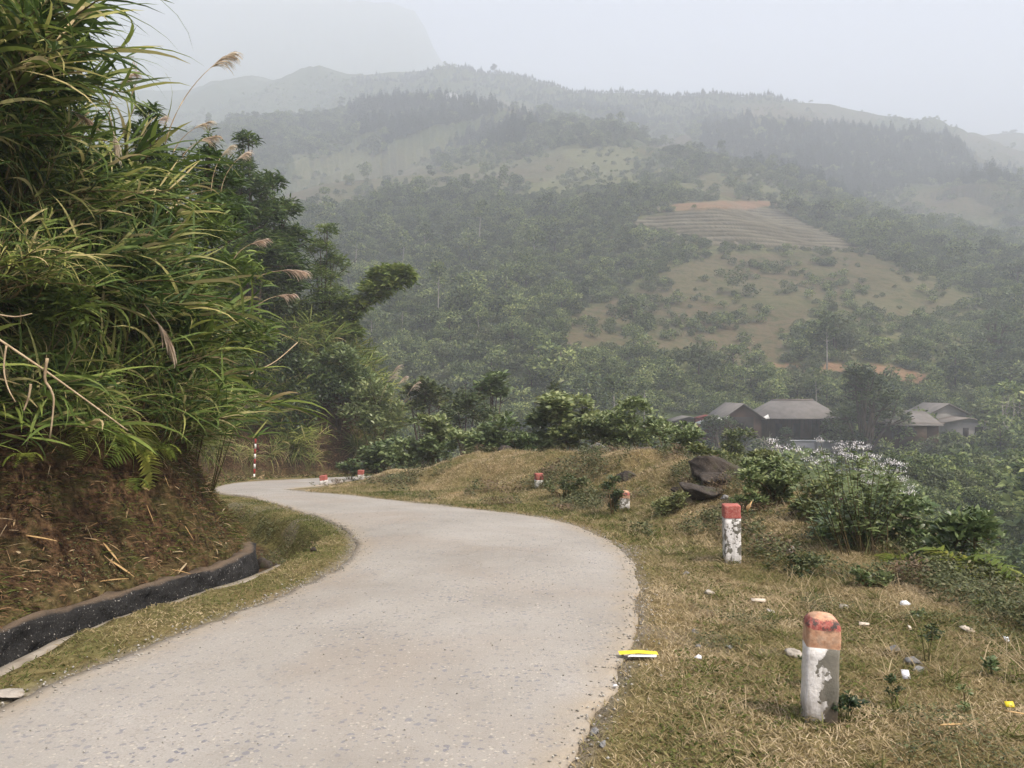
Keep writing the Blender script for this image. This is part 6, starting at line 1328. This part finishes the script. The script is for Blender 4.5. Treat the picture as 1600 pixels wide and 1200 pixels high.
# loose grit along the road edges and in the worn patch
G5 = Geo(); rs = np.random.default_rng(12); n = 5200
t_ = rs.uniform(0.0, .62, n); i_ = t_ * (NR - 1); ix_ = np.arange(NR); ELi = np.stack([np.interp(i_, ix_, EL[:, c]) for c in (0, 1)], -1); ERi = np.stack([np.interp(i_, ix_, ER[:, c]) for c in (0, 1)], -1); sd = rs.random(n) < .5; wq = rs.normal(size=n) * .09
pt = np.where(sd[:, None], ELi + (ELi - ERi) / np.linalg.norm(ELi - ERi, axis=1, keepdims=True) * wq[:, None], ERi - (ELi - ERi) / np.linalg.norm(ELi - ERi, axis=1, keepdims=True) * wq[:, None])
mid_ = rs.random(n) < .25; f_ = rs.uniform(.1, .95, n); pt = np.where(mid_[:, None], ELi * (1 - f_[:, None]) + ERi * f_[:, None], pt)
zz_ = base(pt[:, 1]) + .018 + np.where(mid_, .03 * np.sin(f_ * math.pi), 0) + .018 * fbm(pt[:, 0] * .8, pt[:, 1] * .8, 50); s_ = rs.uniform(.003, .012, n) * np.where(mid_, .6, 1)
octv = np.array([(1, 0, 0), (0, 1, 0), (-1, 0, 0), (0, -1, 0), (0, 0, .6), (0, 0, -.6)], float); V = (np.column_stack([pt, zz_])[:, None] + octv[None] * s_[:, None, None] * rs.uniform(.6, 1.3, (n, 6, 1))).reshape(-1, 3)
b_ = (np.arange(n) * 6)[:, None, None]; T = (b_ + np.array([(0, 1, 4), (1, 2, 4), (2, 3, 4), (3, 0, 4), (1, 0, 5), (2, 1, 5), (3, 2, 5), (0, 3, 5)])[None]).reshape(-1, 3)
G5.add(V, None, T, np.repeat(rs.random(n), 6)); o = link('gravel', G5.mesh('gravel', leaf_mat('grit', [(.19, .175, .15), (.28, .26, .23), (.42, .40, .36)], 0, .9, .2, 0), smooth=False)); tag(o, 'loose grit and small stones along the road edges', None, kind='stuff')

# patches of low leafy weeds on the mound, along the edge and in the earth ditch
G6 = Geo()
def weeds(x0, x1, y0, y1, n, cond, seed, L, thr, sc=1.2):
    x, y, z, sf, se, dr, rs = sample(n, x0, x1, y0, y1, cond, seed); k_ = fbm(x * sc + 3, y * sc, 181 + seed); m = k_ > thr; x, y, z, k_ = x[m], y[m], z[m], k_[m]; n = len(x)
    h = rs.uniform(0, 1, n) ** .8 * L * (1.2 + 3 * np.clip(k_ - thr, 0, .5)) * 2.2; a = rs.uniform(0, 6.28, n)
    hue = fbm(x * 2.3, y * 2.3, 190); tn = np.clip(np.where(hue > .22, rs.uniform(.72, 1, n), rs.normal(.28, .16, n)), 0, 1)
    G6.ribbons(np.stack([x, y, z + h], -1), np.stack([np.cos(a), np.sin(a), rs.uniform(-.2, .9, n)], -1), L * rs.uniform(.5, 1.2, n), L * .45 * rs.uniform(.6, 1.2, n), K=2, droop=.6, tint=tn, prof=[.3, 1, .05], roll=.6)
weeds(1.2, 6.5, 6.6, 16, 110000, lambda x, y, z, sf, se, dr, dm: (dr > .9) & (se > -1.8) & (se < 2.5), 1, .045, -.02)
weeds(-1, 4.2, 9.5, 17, 90000, lambda x, y, z, sf, se, dr, dm: (dr > .5) & (dr < 2.2) & (se < 0), 2, .045, .24)
weeds(-5, 4.5, 15, 23, 90000, lambda x, y, z, sf, se, dr, dm: (dr > .5), 3, .06, .32)
weeds(3.0, 6, 3, 7, 60000, lambda x, y, z, sf, se, dr, dm: (se > -.8) & (se < 2.5), 4, .035, 0)
weeds(.9, 4.6, 2.8, 6.5, 50000, lambda x, y, z, sf, se, dr, dm: (dr > .4), 5, .02, .24, 2.0)
weeds(-6, -2, 8, 14, 40000, lambda x, y, z, sf, se, dr, dm: (sf < .1) & (sf > -.7) & (y > 8.3), 6, .035, .05, 2.5)
weeds(-8, -2.5, 3.5, 14, 80000, lambda x, y, z, sf, se, dr, dm: (sf > .1) & (z - base(y) < 2.2), 7, .028, .08, 1.8)
o = link('low_weeds', G6.mesh('low_weeds', leaf_mat('weed_leaf', [(.035, .043, .016), (.085, .098, .036), (.15, .155, .065), (.17, .125, .07), (.12, .07, .045)], .2, .5, .3, 0), smooth=False)); tag(o, 'patches of low leafy weeds on the mound, the verge edge and the banks', None, kind='stuff')
# ------------------------------------------------------------------ the air
g = Geo(); g.box((-2600, -200, -70), (2600, 2600, 1060))
hm, ht, hout = nt('haze')
pv = N(ht, 'ShaderNodeVolumePrincipled'); pv.inputs['Density'].default_value = HAZE_DENSITY
pv.inputs['Color'].default_value = (*HAZE_COLOR, 1); pv.inputs['Anisotropy'].default_value = 0.0
ht.links.new(pv.outputs[0], hout.inputs['Volume'])
o = link('haze', g.mesh('haze', hm, smooth=False)); tag(o, 'pale blue grey haze filling the valley and veiling the mountains', None, kind='stuff')

# labels that single each repeat out by where it stands in its row
ORD = ['leftmost', 'second', 'third', 'fourth', 'fifth', 'sixth', 'seventh', 'eighth', 'ninth', 'tenth', 'eleventh', 'twelfth', 'thirteenth', 'fourteenth', 'fifteenth', 'sixteenth', 'seventeenth', 'eighteenth', 'nineteenth', 'twentieth']
bpy.context.view_layer.update()
by = {}
for o in scene.objects:
    if o.get('category') and o.get('group') and o.parent is None: by.setdefault(o['label'], []).append(o)
for lab, os_ in by.items():
    if len(os_) < 2: continue
    os_.sort(key=lambda o: o.location.x / max(o.location.y, .1))
    for i, o in enumerate(os_):
        h = i < (len(os_) + 1) // 2; j = i if h else len(os_) - 1 - i
        if j < len(ORD):
            w = (ORD[j] + ('' if j == 0 else ' from left')) if h else (('rightmost' if j == 0 else ORD[j] + ' from right'))
            t_ = lab + ', ' + w
            if len(t_.replace(',', ' ').split()) <= 16: o['label'] = t_
